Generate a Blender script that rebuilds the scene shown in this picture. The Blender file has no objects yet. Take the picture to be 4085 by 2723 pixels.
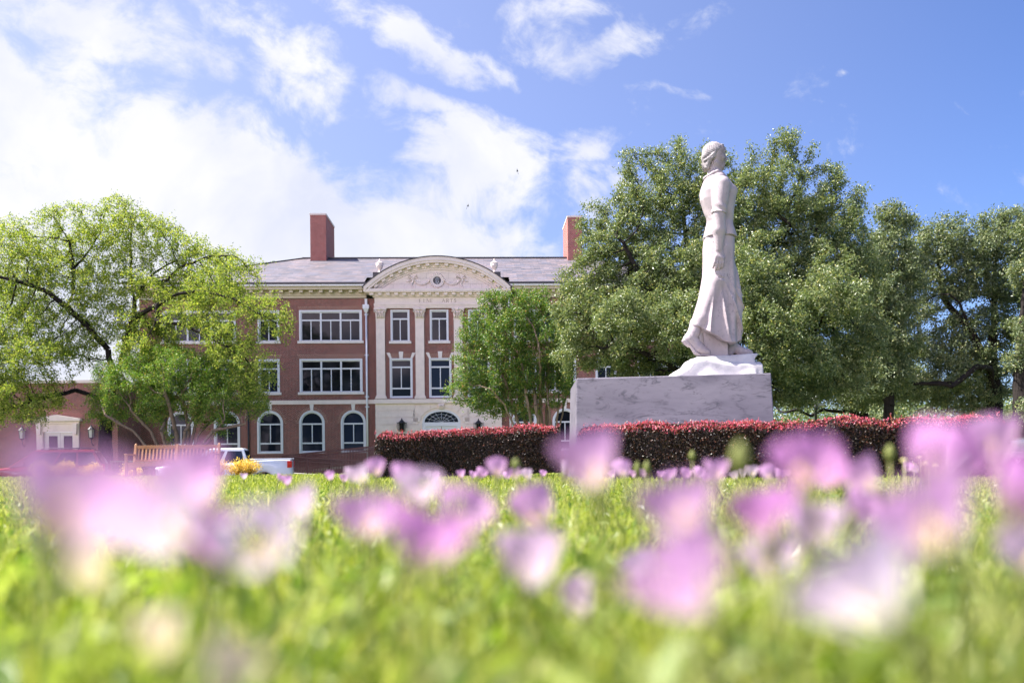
import bpy, math, random
import numpy as np
from mathutils import Matrix, Vector

R = math.radians
rng = np.random.default_rng(7)
random.seed(7)
SC = bpy.context.scene
COL = SC.collection

# ------------------------------------------------------------------ camera
F_PX, CX, HY, ROLL, CAMZ = 3400.0, 2042.5, 1815.0, 0.010, 0.35   # in pixels of the 4085 px wide photograph
cr, sr = math.cos(ROLL), math.sin(ROLL)
cam_d = bpy.data.cameras.new('camera')
cam = bpy.data.objects.new('camera', cam_d)
COL.objects.link(cam)
cam.matrix_world = Matrix(((cr, sr, 0, 0), (0, 0, -1, 0), (-sr, cr, 0, CAMZ), (0, 0, 0, 1)))
cam_d.sensor_width = 36.0
cam_d.lens = 36.0 * F_PX / 4085.0
cam_d.shift_y = (HY - 1361.5) / 4085.0
cam_d.clip_start, cam_d.clip_end = 0.02, 6000.0
cam_d.dof.use_dof = True
cam_d.dof.focus_distance = 28.0
cam_d.dof.aperture_fstop = 1.75
SC.camera = cam

def at(px, py, Y):
    """pixel of the photograph -> world point at depth Y"""
    u, v = (px - CX) / F_PX, (HY - py) / F_PX
    return Vector(((u * cr + v * sr) * Y, Y, CAMZ + (-u * sr + v * cr) * Y))

# ------------------------------------------------------------------ light and sky
SUN_EL, SUN_AZ = R(56), R(-88)          # azimuth clockwise from +Y: nearly due left, slightly behind the picture plane
sun_dir = Vector((math.cos(SUN_EL) * math.sin(SUN_AZ), math.cos(SUN_EL) * math.cos(SUN_AZ), math.sin(SUN_EL)))
sl = bpy.data.lights.new('sun', 'SUN')
sl.energy = 3.3
sl.angle = R(0.5)
sl.color = (1.0, 0.94, 0.90)
so = bpy.data.objects.new('sun', sl)
so.rotation_euler = (-sun_dir).to_track_quat('-Z', 'Y').to_euler()
so.location = (-20, 5, 30)
COL.objects.link(so)

SC.view_settings.view_transform = 'Standard'
SC.view_settings.look = 'None'
SC.view_settings.gamma = 1.0
SC.view_settings.use_curve_mapping = False
SC.view_settings.exposure = 2.25

W = bpy.data.worlds.new('World')
SC.world = W
W.use_nodes = True

class NT:
    """small helper around a node tree"""
    def __init__(s, nt):
        s.nt = nt
        nt.nodes.clear()
    def n(s, kind, ins=None, **kw):
        nd = s.nt.nodes.new(kind)
        for k, v in kw.items():
            setattr(nd, k, v)
        for k, v in (ins or {}).items():
            sock = nd.inputs[k]
            if isinstance(v, bpy.types.NodeSocket):
                s.nt.links.new(v, sock)
            else:
                sock.default_value = v
        return nd
    def m(s, op, a, b=0.0, c=None, clamp=False):
        nd = s.n('ShaderNodeMath', {0: a, 1: b}, operation=op, use_clamp=clamp)
        if c is not None:
            if isinstance(c, bpy.types.NodeSocket): s.nt.links.new(c, nd.inputs[2])
            else: nd.inputs[2].default_value = c
        return nd.outputs[0]
    def mix(s, fac, a, b, blend='MIX'):
        nd = s.nt.nodes.new('ShaderNodeMix')
        nd.data_type = 'RGBA'; nd.blend_type = blend
        for i, v in ((0, fac), (6, a), (7, b)):
            if isinstance(v, bpy.types.NodeSocket): s.nt.links.new(v, nd.inputs[i])
            else: nd.inputs[i].default_value = v if i == 0 else (*v, 1) if len(v) == 3 else v
        return nd.outputs[2]
    def ramp(s, fac, stops, interp='LINEAR'):
        nd = s.nt.nodes.new('ShaderNodeValToRGB')
        cr_ = nd.color_ramp; cr_.interpolation = interp
        while len(cr_.elements) < len(stops): cr_.elements.new(0.5)
        for e, (p, c) in zip(cr_.elements, stops):
            e.position = p; e.color = (*c, 1) if len(c) == 3 else c
        s.nt.links.new(fac, nd.inputs[0])
        return nd.outputs[0]
    def noise(s, vec, scale, detail=3, rough=0.5, dist=0.0, out=0):
        ins = {'Scale': scale, 'Detail': detail, 'Roughness': rough, 'Distortion': dist}
        if vec is not None: ins['Vector'] = vec
        return s.n('ShaderNodeTexNoise', ins).outputs[out]

def build_world():
    t = NT(W.node_tree)
    sky = t.n('ShaderNodeTexSky', sky_type='NISHITA', sun_disc=False, sun_elevation=SUN_EL, sun_rotation=SUN_AZ,
              altitude=200, air_density=1.0, dust_density=0.6, ozone_density=2.2)
    d = t.n('ShaderNodeTexCoord').outputs['Generated']
    sp = t.n('ShaderNodeSeparateXYZ', {0: d})
    x, y, z = sp.outputs
    ay = t.m('MAXIMUM', t.m('ABSOLUTE', y), 0.12)
    u, v = t.m('DIVIDE', x, ay), t.m('DIVIDE', z, ay)
    uv = t.n('ShaderNodeCombineXYZ', {0: u, 1: v}).outputs[0]
    # wispy warp
    warp = t.noise(uv, 3.2, 3, 0.55, out=1)
    off = t.n('ShaderNodeVectorMath', {0: warp, 1: (0.5, 0.5, 0.5)}, operation='SUBTRACT').outputs[0]
    offs = t.n('ShaderNodeVectorMath', {0: off}, operation='SCALE'); offs.inputs['Scale'].default_value = 0.16
    uvw = t.n('ShaderNodeVectorMath', {0: uv, 1: offs.outputs[0]}, operation='ADD').outputs[0]
    # cloud banks as soft ellipses: photograph position (2352 px wide scale), half sizes, tilt, weight
    blobs = [(120, 650, 950, 400, 22, 1.6), (560, 500, 800, 230, 24, 1.5), (1010, 610, 460, 190, 16, 1.4),
             (1110, 390, 250, 150, 8, 1.25), (1010, 330, 150, 70, 20, .5),
             (240, 70, 480, 130, 17, 1.0), (640, 120, 340, 110, 34, .9), (60, 270, 560, 210, 22, 1.25),
             (960, 85, 330, 75, 26, .95), (1150, 140, 140, 50, 30, .8), (960, 225, 200, 40, 20, .85),
             (1480, 70, 200, 60, -14, .72), (1270, 90, 170, 130, 10, .62), (1370, 360, 120, 90, 0, .75),
             (1340, 470, 130, 100, 10, .7), (720, 225, 180, 95, 12, .82), (590, 205, 110, 60, 10, .6), (1440, 390, 110, 60, 0, .6), (1290, 20, 240, 60, 0, .6),
             (1550, 205, 130, 26, 5, .5), (1460, 430, 70, 60, 0, .6), (2010, 505, 90, 40, 0, .55), (1905, 200, 26, 18, 0, .62)]
    tot = None
    for (bx, by, rx, ry, ang, wt) in blobs:
        mp = t.n('ShaderNodeMapping', {'Vector': uvw}, vector_type='TEXTURE')
        mp.inputs['Location'].default_value = ((bx - 1176) / 1958, (1045 - by) / 1958, 0)
        mp.inputs['Rotation'].default_value = (0, 0, R(-ang))
        mp.inputs['Scale'].default_value = (rx / 1958, ry / 1958, 1)
        g = t.n('ShaderNodeTexGradient', {0: mp.outputs[0]}, gradient_type='SPHERICAL').outputs['Fac']
        g = t.m('MULTIPLY', t.m('POWER', g, 0.7), wt)
        tot = g if tot is None else t.m('MAXIMUM', tot, g)
    # streaky noise running down to the right
    mp = t.n('ShaderNodeMapping', {'Vector': uvw}, vector_type='TEXTURE')
    mp.inputs['Rotation'].default_value = (0, 0, R(-27)); mp.inputs['Scale'].default_value = (1.4, 0.82, 1)
    n1 = t.noise(mp.outputs[0], 9.0, 9, 0.64, 0.2)
    n2 = t.noise(uvw, 26, 5, 0.6)
    nn = t.m('ADD', t.m('MULTIPLY', t.m('SUBTRACT', n1, 0.5), 2.1), t.m('MULTIPLY', t.m('SUBTRACT', n2, 0.5), 1.15))
    dens = t.m('ADD', tot, nn)
    cov = t.n('ShaderNodeMapRange', {'Value': dens, 'From Min': 0.18, 'From Max': 0.92}, interpolation_type='SMOOTHSTEP').outputs[0]
    # unseen side of the sky: heavy cloud cover added to light the front faces
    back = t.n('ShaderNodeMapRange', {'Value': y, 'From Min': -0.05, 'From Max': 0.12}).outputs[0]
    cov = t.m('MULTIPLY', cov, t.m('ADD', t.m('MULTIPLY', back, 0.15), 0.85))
    up = t.n('ShaderNodeMapRange', {'Value': z, 'From Min': -0.02, 'From Max': 0.03}).outputs[0]
    cov = t.m('MULTIPLY', cov, up)
    n3 = t.noise(uvw, 5.0, 5, 0.55)
    ccol = t.mix(t.n('ShaderNodeMapRange', {'Value': n3, 'From Min': .35, 'From Max': .7}).outputs[0],
                 (1.38, 1.45, 1.74), (1.92, 1.90, 1.96))
    ccol = t.mix(back, (13.2, 11.0, 12.8), ccol)  # unseen clouds made far brighter and pinkish to fill the shaded fronts
    tint = t.mix(1.0, sky.outputs[0], (0.215, 0.255, 0.375), 'MULTIPLY')
    # veil brightening towards the sun's side
    veil = t.n('ShaderNodeMapRange', {'Value': u, 'From Min': 0.75, 'From Max': -0.75}).outputs[0]
    veil = t.m('MULTIPLY', t.m('POWER', veil, 1.25), t.m('MULTIPLY', back, 0.62))
    base = t.mix(veil, tint, (1.55, 1.62, 2.15))
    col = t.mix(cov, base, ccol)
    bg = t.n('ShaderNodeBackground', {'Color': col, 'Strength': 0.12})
    out = t.n('ShaderNodeOutputWorld', {'Surface': bg.outputs[0]})
build_world()

# ------------------------------------------------------------------ helpers
def terrain(x, y):
    y = np.asarray(y, float)
    s = np.clip((y - 27.5) / 6.5, 0, 1); s = s * s * (3 - 2 * s)
    return -0.008 * np.clip(y, -20, 27.5) - 0.93 * s
ROADZ = float(terrain(0, 60))

def tag(o, label=None, cat=None, group=None, kind=None):
    if label: o['label'] = label
    if cat: o['category'] = cat
    if group: o['group'] = group
    if kind: o['kind'] = kind
    return o

def empty(name, loc=(0, 0, 0), rz=0.0, label=None, cat=None, group=None):
    o = bpy.data.objects.new(name, None)
    o.empty_display_size = 0.2
    COL.objects.link(o); o.location = loc; o.rotation_euler = (0, 0, rz)
    return tag(o, label, cat, group)

def copy_tree(o, parent=None):
    c = o.copy(); COL.objects.link(c); c.parent = parent
    for ch in list(o.children):
        copy_tree(ch, c)
    return c

def np_mesh(name, V, Q, mat, parent=None, smooth=True):
    """V (n,3) verts, Q (m,k) faces all of one size"""
    me = bpy.data.meshes.new(name)
    V = np.ascontiguousarray(V, np.float32); Q = np.ascontiguousarray(Q, np.int32)
    k = Q.shape[1]
    me.vertices.add(len(V)); me.vertices.foreach_set('co', V.ravel())
    me.loops.add(Q.size); me.loops.foreach_set('vertex_index', Q.ravel())
    me.polygons.add(len(Q))
    me.polygons.foreach_set('loop_start', np.arange(0, Q.size, k, dtype=np.int32))
    me.polygons.foreach_set('use_smooth', np.full(len(Q), smooth, bool))
    me.update(calc_edges=True)
    me.materials.append(mat)
    o = bpy.data.objects.new(name, me)
    COL.objects.link(o); o.parent = parent
    return o

class MB:
    """collects simple solids into one mesh"""
    def __init__(s): s.v = []; s.f = []; s.sm = []
    def add(s, V, Fs, smooth=False):
        b = len(s.v); s.v += [tuple(p) for p in V]
        for f in Fs:
            s.f.append(tuple(i + b for i in f)); s.sm.append(smooth)
        return s
    def box(s, x0, x1, y0, y1, z0, z1):
        V = [(x, y, z) for z in (z0, z1) for y in (y0, y1) for x in (x0, x1)]
        return s.add(V, [(0, 2, 3, 1), (4, 5, 7, 6), (0, 1, 5, 4), (2, 6, 7, 3), (0, 4, 6, 2), (1, 3, 7, 5)])
    def hexa(s, bottom, top):
        """bottom and top: four points each, same winding (counter-clockwise from above)"""
        V = list(bottom) + list(top)
        return s.add(V, [(3, 2, 1, 0), (4, 5, 6, 7)] + [(i, (i + 1) % 4, 4 + (i + 1) % 4, 4 + i) for i in range(4)])
    def bar(s, a, b, w, h=None, up=(0, 0, 1)):
        a, b = Vector(a), Vector(b); h = h or w
        d = (b - a).normalized(); sx = d.cross(Vector(up))
        if sx.length < 1e-4: sx = d.cross(Vector((0, 1, 0)))
        sx.normalize(); sy = sx.cross(d)
        q = [(-w / 2, -h / 2), (w / 2, -h / 2), (w / 2, h / 2), (-w / 2, h / 2)]
        V = [a + sx * p + sy * r for p, r in q] + [b + sx * p + sy * r for p, r in q]
        return s.add(V, [(3, 2, 1, 0), (4, 5, 6, 7)] + [(i, (i + 1) % 4, 4 + (i + 1) % 4, 4 + i) for i in range(4)])
    def prism(s, poly, y0, y1):
        """poly in x,z extruded along y (front y0)"""
        n = len(poly)
        V = [(p[0], y0, p[1]) for p in poly] + [(p[0], y1, p[1]) for p in poly]
        return s.add(V, [tuple(range(n)), tuple(range(2 * n - 1, n - 1, -1))] +
                     [((i + 1) % n, i, n + i, n + (i + 1) % n) for i in range(n)])
    def tube(s, pts, rad, n=8, caps=True, smooth=True):
        pts = [Vector(p) for p in pts]
        if not hasattr(rad, '__len__'): rad = [rad] * len(pts)
        V = []; Fs = []
        ref = Vector((0.13, 0.21, 1)).normalized()
        for i, p in enumerate(pts):
            d = (pts[min(i + 1, len(pts) - 1)] - pts[max(i - 1, 0)]).normalized()
            r_ = ref if abs(d.dot(ref)) < .95 else Vector((1, 0.1, 0))
            a = d.cross(r_).normalized(); b = d.cross(a)
            for k in range(n):
                t = 2 * math.pi * k / n
                V.append(p + a * (math.cos(t) * rad[i]) + b * (math.sin(t) * rad[i]))
        for i in range(len(pts) - 1):
            for k in range(n):
                Fs.append((i * n + k, i * n + (k + 1) % n, (i + 1) * n + (k + 1) % n, (i + 1) * n + k))
        s.add(V, Fs, smooth)
        if caps:
            b0 = len(s.v) - len(V)
            s.f.append(tuple(b0 + k for k in range(n - 1, -1, -1))); s.sm.append(False)
            s.f.append(tuple(b0 + (len(pts) - 1) * n + k for k in range(n))); s.sm.append(False)
        return s
    def lathe(s, prof, c=(0, 0, 0), n=16, smooth=True):
        """prof: (radius, z) from bottom to top"""
        V = []; Fs = []
        for (r_, z) in prof:
            for k in range(n):
                t = 2 * math.pi * k / n
                V.append((c[0] + r_ * math.cos(t), c[1] + r_ * math.sin(t), c[2] + z))
        for i in range(len(prof) - 1):
            for k in range(n):
                Fs.append((i * n + k, i * n + (k + 1) % n, (i + 1) * n + (k + 1) % n, (i + 1) * n + k))
        Fs.append(tuple(range(n - 1, -1, -1))); Fs.append(tuple((len(prof) - 1) * n + k for k in range(n)))
        return s.add(V, Fs, smooth)
    def ball(s, c, r, n=8, m=6, sc=(1, 1, 1)):
        V = []; Fs = []
        for j in range(m + 1):
            ph = math.pi * j / m
            for k in range(n):
                t = 2 * math.pi * k / n
                V.append((c[0] + r * sc[0] * math.sin(ph) * math.cos(t), c[1] + r * sc[1] * math.sin(ph) * math.sin(t), c[2] - r * sc[2] * math.cos(ph)))
        for j in range(m):
            for k in range(n):
                Fs.append((j * n + k, j * n + (k + 1) % n, (j + 1) * n + (k + 1) % n, (j + 1) * n + k))
        return s.add(V, Fs, True)
    def build(s, name, mat, parent=None, loc=None, rz=None, bevel=0.0):
        me = bpy.data.meshes.new(name)
        me.from_pydata([tuple(p) for p in s.v], [], s.f)
        me.polygons.foreach_set('use_smooth', s.sm)
        me.update()
        me.materials.append(mat)
        o = bpy.data.objects.new(name, me)
        COL.objects.link(o); o.parent = parent
        if loc is not None: o.location = loc
        if rz is not None: o.rotation_euler = (0, 0, rz)
        if bevel:
            b = o.modifiers.new('bevel', 'BEVEL'); b.width = bevel; b.segments = 2; b.limit_method = 'ANGLE'
        return o

# ------------------------------------------------------------------ materials
MATS = {}
def mat(name, build):
    m = bpy.data.materials.new(name); m.use_nodes = True
    t = NT(m.node_tree)
    out = t.n('ShaderNodeOutputMaterial')
    sh = build(t)
    t.nt.links.new(sh, out.inputs['Surface'])
    MATS[name] = m
    return m

def prin(t, col, rough=0.6, metal=0.0, spec=0.5, bump=None, bump_s=0.2, bump_d=0.01, **kw):
    ins = {'Base Color': col if isinstance(col, bpy.types.NodeSocket) else (*col, 1), 'Roughness': rough, 'Metallic': metal, 'Specular IOR Level': spec}
    ins.update(kw)
    p = t.n('ShaderNodeBsdfPrincipled', ins)
    if bump is not None:
        b = t.n('ShaderNodeBump', {'Height': bump, 'Strength': bump_s, 'Distance': bump_d})
        t.nt.links.new(b.outputs[0], p.inputs['Normal'])
    return p.outputs[0]

def objco(t): return t.n('ShaderNodeTexCoord').outputs['Object']

def simple(name, col, rough=0.6, metal=0.0, var=0.12, scale=6.0, spec=0.5, bump=0.0):
    def b(t):
        o = objco(t)
        n = t.noise(o, scale, 5, 0.6)
        n_b = t.noise(o, scale * 9, 3, 0.6)
        k = t.m('ADD', t.m('MULTIPLY', n, 0.7), t.m('MULTIPLY', n_b, 0.3))
        c = t.ramp(k, [(0.3, tuple(max(0, v * (1 - var)) for v in col)), (0.7, tuple(min(1, v * (1 + var)) for v in col))])
        return prin(t, c, rough, metal, spec, bump=n_b if bump else None, bump_s=bump)
    return mat(name, b)

def leaf_mat(name, stops, trans=0.35, rough=0.42, spec=0.45, tcol=(1.25, 1.35, 0.55)):
    """leaves: every leaf its own green, a little light passes through"""
    def b(t):
        g = t.n('ShaderNodeNewGeometry').outputs['Random Per Island']
        c = t.ramp(g, stops)
        p = prin(t, c, rough, 0.0, spec)
        tc = t.mix(1.0, c, tcol, 'MULTIPLY')
        tr = t.n('ShaderNodeBsdfTranslucent', {'Color': tc})
        mx = t.n('ShaderNodeMixShader', {0: trans, 1: p, 2: tr.outputs[0]})
        return mx.outputs[0]
    return mat(name, b)

def brick_mat(name, c1, c2, mortar, bw=0.21, bh=0.0735, ms=0.012, rot=0.0, axis='XZ', rough=0.85, dirt=0.34):
    def b(t):
        o = objco(t)
        s = t.n('ShaderNodeSeparateXYZ', {0: o})
        if axis == 'XZ':   # walls: run the pattern along the wall whichever way it faces
            h = t.m('ADD', s.outputs[0], s.outputs[1]); v = s.outputs[2]
        else:
            h = s.outputs[0]; v = t.m('MULTIPLY', s.outputs[1], 1.0)
        if rot: h, v = v, h
        vec = t.n('ShaderNodeCombineXYZ', {0: h, 1: v}).outputs[0]
        br = t.n('ShaderNodeTexBrick', {'Vector': vec, 'Color1': (*c1, 1), 'Color2': (*c2, 1), 'Mortar': (*mortar, 1), 'Scale': 1.0,
                 'Mortar Size': ms, 'Mortar Smooth': 0.1, 'Bias': -0.1, 'Brick Width': bw, 'Row Height': bh}, offset=0.5)
        n = t.noise(o, 1.3, 6, 0.65); n2 = t.noise(o, 22, 2, 0.6)
        k = t.m('ADD', t.m('MULTIPLY', n, .6), t.m('MULTIPLY', n2, .4))
        big = t.noise(o, .28, 4, .6)
        k = t.m('ADD', t.m('MULTIPLY', k, .6), t.m('MULTIPLY', big, .4))
        c = t.mix(1.0, br.outputs[0], t.ramp(k, [(0.3, (1 - dirt,) * 3), (0.7, (1 + dirt * .6,) * 3)]), 'MULTIPLY')
        return prin(t, c, rough, 0, 0.3, bump=br.outputs['Fac'], bump_s=-0.5, bump_d=0.006)
    return mat(name, b)

BRICK = brick_mat('brick', (0.225, 0.042, 0.034), (0.100, 0.020, 0.018), (0.42, 0.285, 0.24), ms=0.0115)
BRICK_SOLDIER = brick_mat('soldier_brick', (0.27, 0.076, 0.056), (0.17, 0.048, 0.04), (0.50, 0.39, 0.31), bw=0.24, bh=0.075, ms=0.011, rot=1)
BRICK_CH = brick_mat('chimney_brick', (0.40, 0.10, 0.080), (0.27, 0.064, 0.055), (0.50, 0.32, 0.27), ms=0.010)

def slate_b(t):
    o = objco(t)
    s = t.n('ShaderNodeSeparateXYZ', {0: o})
    vec = t.n('ShaderNodeCombineXYZ', {0: s.outputs[0], 1: t.m('ADD', s.outputs[2], t.m('MULTIPLY', s.outputs[1], .3))}).outputs[0]
    br = t.n('ShaderNodeTexBrick', {'Vector': vec, 'Color1': (0, 0, 0, 1), 'Color2': (1, 1, 1, 1), 'Mortar': (0, 0, 0, 1), 'Scale': 1.0,
             'Mortar Size': 0.012, 'Mortar Smooth': 0.2, 'Brick Width': 0.75, 'Row Height': 0.20}, offset=0.37)
    c = t.ramp(br.outputs[0], [(0.0, (.07, .072, .085)), (.3, (.15, .122, .125)), (.55, (.095, .10, .125)), (.8, (.195, .152, .15)), (1, (.12, .118, .148))])
    n = t.noise(o, 0.9, 5, .6)
    c = t.mix(1.0, c, t.ramp(n, [(.3, (.85,) * 3), (.7, (1.15,) * 3)]), 'MULTIPLY')
    c = t.mix(t.m('MULTIPLY', br.outputs['Fac'], .55), c, (.06, .055, .065))
    return prin(t, c, .55, 0, .4, bump=br.outputs[0], bump_s=.25, bump_d=.01)
SLATE = mat('slate', slate_b)

def stone_b(base, stain, vein=False, scale=1.0):
    def b(t):
        o = objco(t)
        n = t.noise(o, 2.2 * scale, 7, .62); n2 = t.noise(o, 34 * scale, 3, .6)
        k = t.m('ADD', t.m('MULTIPLY', n, .75), t.m('MULTIPLY', n2, .25))
        c = t.ramp(k, [(.28, tuple(v * .86 for v in base)), (.5, base), (.72, tuple(min(.9, v * 1.08) for v in base))])
        st = t.n('ShaderNodeMapRange', {'Value': t.noise(o, 4.3 * scale, 8, .7, .4), 'From Min': .58, 'From Max': .74}).outputs[0]
        c = t.mix(t.m('MULTIPLY', st, .55), c, stain)
        return prin(t, c, .62, 0, .35, bump=n2, bump_s=.12, bump_d=.01)
    return b
LIME = mat('limestone', stone_b((0.80, 0.675, 0.60), (.58, .48, .41)))
LIME_TRIM = mat('pale_stone_trim', stone_b((0.76, 0.69, 0.64), (.55, .5, .45)))
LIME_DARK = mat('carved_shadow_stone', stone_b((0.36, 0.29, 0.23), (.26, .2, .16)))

def marble_b(t):
    o = objco(t)
    mp = t.n('ShaderNodeMapping', {'Vector': o, 'Rotation': (0, R(-32), R(10)), 'Scale': (0.55, 1.0, 2.1)}).outputs[0]
    w = t.noise(mp, 1.3, 7, .62, 1.6)
    v1 = t.n('ShaderNodeMapRange', {'Value': t.m('ABSOLUTE', t.m('SUBTRACT', w, .5)), 'From Min': .0, 'From Max': .045}).outputs[0]
    br = t.n('ShaderNodeMapRange', {'Value': t.noise(o, 2.6, 5, .6), 'From Min': .44, 'From Max': .62}).outputs[0]
    veins = t.m('MULTIPLY', t.m('SUBTRACT', 1.0, v1), br)
    fl = t.noise(mp, 7.0, 6, .66, .8)
    flecks = t.n('ShaderNodeMapRange', {'Value': fl, 'From Min': .585, 'From Max': .66}).outputs[0]
    flecks = t.m('MULTIPLY', flecks, br)
    cl = t.noise(mp, 1.1, 6, .6, .6)
    c = t.ramp(cl, [(.3, (.135, .122, .152)), (.5, (.190, .173, .205)), (.72, (.235, .215, .245))])
    c = t.mix(t.m('MULTIPLY', veins, .8), c, (.04, .04, .055))
    c = t.mix(t.m('MULTIPLY', flecks, .85), c, (.035, .03, .036))
    return prin(t, c, .42, 0, .4, bump=t.noise(o, 60, 2, .5), bump_s=.05, bump_d=.005)
MARBLE = mat('veined_marble', marble_b)

def statue_b(t):
    o = objco(t)
    n = t.noise(o, 1.6, 6, .6); n2 = t.noise(o, 26, 4, .65)
    c = t.ramp(n, [(.3, (.34, .28, .29)), (.6, (.45, .385, .395)), (.8, (.52, .455, .465))])
    sp = t.n('ShaderNodeMapRange', {'Value': t.noise(o, 19, 6, .7), 'From Min': .55, 'From Max': .66}).outputs[0]
    big = t.n('ShaderNodeMapRange', {'Value': t.noise(o, 2.3, 4, .6), 'From Min': .42, 'From Max': .58}).outputs[0]
    c = t.mix(t.m('MULTIPLY', t.m('MULTIPLY', sp, big), .8), c, (.13, .12, .13))
    s = t.n('ShaderNodeSeparateXYZ', {0: o})
    lich = t.n('ShaderNodeMapRange', {'Value': t.noise(o, 11, 6, .7, .5), 'From Min': .36, 'From Max': .56}).outputs[0]
    head = t.n('ShaderNodeMapRange', {'Value': s.outputs[2], 'From Min': 4.42, 'From Max': 4.60}).outputs[0]
    head = t.m('MULTIPLY', head, t.n('ShaderNodeMapRange', {'Value': s.outputs[0], 'From Min': .02, 'From Max': .12}).outputs[0])
    c = t.mix(t.m('MULTIPLY', t.m('MULTIPLY', t.m('ADD', t.m('MULTIPLY', lich, .9), .1), head), .62), c, (.17, .135, .125))
    streak = t.noise(t.n('ShaderNodeMapping', {'Vector': o, 'Scale': (9, 9, .8)}).outputs[0], 1.0, 5, .6)
    st = t.n('ShaderNodeMapRange', {'Value': streak, 'From Min': .56, 'From Max': .72}).outputs[0]
    c = t.mix(t.m('MULTIPLY', st, .22), c, (.48, .41, .36))
    return prin(t, c, .6, 0, .3, bump=n2, bump_s=.10, bump_d=.01)
STATUE = mat('weathered_white_marble', statue_b)
def hair_b(t):
    o = objco(t)
    n = t.noise(o, 7, 6, .65)
    c = t.ramp(n, [(.34, (.13, .115, .12)), (.5, (.28, .25, .25)), (.7, (.42, .385, .38))])
    return prin(t, c, .65, 0, .3, bump=t.noise(o, 40, 3, .6), bump_s=.2, bump_d=.01)
HAIRST = mat('stained_marble', hair_b)
def rock_b(t):
    o = objco(t)
    n = t.noise(o, 30, 5, .65); n1 = t.noise(o, 3, 4, .6)
    c = t.ramp(n1, [(.3, (.48, .45, .44)), (.7, (.60, .57, .555))])
    c = t.mix(t.n('ShaderNodeMapRange', {'Value': n, 'From Min': .6, 'From Max': .75}).outputs[0], c, (.40, .385, .39))
    return prin(t, c, .7, 0, .3, bump=n, bump_s=.3, bump_d=.02)
ROCK = mat('rough_white_marble', rock_b)

def glass_b(t):
    o = objco(t)
    n = t.noise(o, .5, 3, .5)
    c = t.ramp(n, [(.35, (.004, .005, .007)), (.65, (.010, .013, .020))])
    rnd = t.n('ShaderNodeObjectInfo').outputs['Random']
    c = t.mix(t.n('ShaderNodeMapRange', {'Value': rnd, 'From Min': .35, 'From Max': 1.0}).outputs[0], c, (.020, .030, .056))
    return prin(t, c, .04, 0, .15, bump=t.noise(o, .9, 2, .4), bump_s=.05, bump_d=.02)
GLASS = mat('dark_window_glass', glass_b)
FRAME = simple('white_window_frame', (.66, .67, .70), .4, var=.05)
PIPE = simple('white_painted_pipe', (.72, .72, .75), .4, var=.06)
GUTTER = simple('dark_bronze_gutter', (.035, .03, .034), .45, var=.2)
WHITEBAND = simple('white_fascia', (.80, .79, .80), .4, var=.03)
EAVE = simple('cream_painted_eave', (.58, .49, .37), .6, var=.08)
IRON = simple('black_iron', (.02, .02, .022), .45, var=.2)
LAMPGLASS = simple('frosted_lantern_glass', (.45, .47, .40), .25, var=.2)
DOORW = simple('cream_painted_door', (.66, .63, .58), .45, var=.05)
TEAK = None
def wood_b(t):
    o = objco(t)
    mp = t.n('ShaderNodeMapping', {'Vector': o, 'Scale': (3, 40, 40)}).outputs[0]
    n = t.noise(mp, 2.0, 5, .6, .5)
    c = t.ramp(n, [(.3, (.27, .125, .045)), (.55, (.40, .20, .075)), (.8, (.52, .29, .13))])
    return prin(t, c, .5, 0, .4, bump=n, bump_s=.15, bump_d=.003)
TEAK = mat('teak', wood_b)
def paint(name, col, rough=.22, coat=.6):
    def b(t):
        n = t.noise(objco(t), 3, 4, .5)
        c = t.ramp(n, [(.3, tuple(v * .95 for v in col)), (.7, tuple(min(1, v * 1.04) for v in col))])
        return prin(t, c, rough, 0, .5, **{'Coat Weight': coat, 'Coat Roughness': .06})
    return mat(name, b)
P_WHITE = paint('white_car_paint', (.66, .70, .76))
P_RED = paint('dark_red_car_paint', (.22, .018, .022))
P_SILVER = paint('grey_car_paint', (.075, .08, .09))
CARGLASS = mat('car_glass', lambda t: prin(t, (.012, .014, .02), .03, 0, .8))
RUBBER = simple('tyre_rubber', (.022, .022, .024), .8, var=.2)
RIM = simple('alloy_rim', (.5, .5, .52), .3, metal=.8, var=.1)
CHROME = simple('chrome', (.75, .75, .77), .12, metal=1, var=.02)
TAIL = mat('red_tail_lamp', lambda t: prin(t, t.ramp(t.noise(objco(t), 18, 3, .6), [(.35, (.30, .006, .008)), (.7, (.62, .02, .02))]), .12, 0, .6))
HEADL = simple('clear_headlamp', (.7, .72, .75), .1, var=.1)
RAILRED = simple('dark_red_railing_paint', (.055, .008, .010), .35, var=.2)
CONC = simple('concrete', (.42, .40, .38), .9, var=.14, scale=3, bump=.2)
ASPH = simple('asphalt', (.055, .055, .058), .9, var=.2, scale=5, bump=.3)
PAINTW = simple('road_paint', (.75, .75, .72), .7, var=.08)
BARK = None
def bark_b(c1, c2):
    def b(t):
        o = objco(t)
        mp = t.n('ShaderNodeMapping', {'Vector': o, 'Scale': (14, 14, 2.2)}).outputs[0]
        n = t.noise(mp, 1.0, 6, .65, .4)
        c = t.ramp(n, [(.32, c1), (.7, c2)])
        return prin(t, c, .9, 0, .2, bump=n, bump_s=.7, bump_d=.03)
    return b
BARK = mat('dark_furrowed_bark', bark_b((.010, .008, .007), (.036, .029, .026)))
BARK_M = mat('tan_smooth_bark', bark_b((.13, .095, .065), (.30, .23, .16)))

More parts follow.
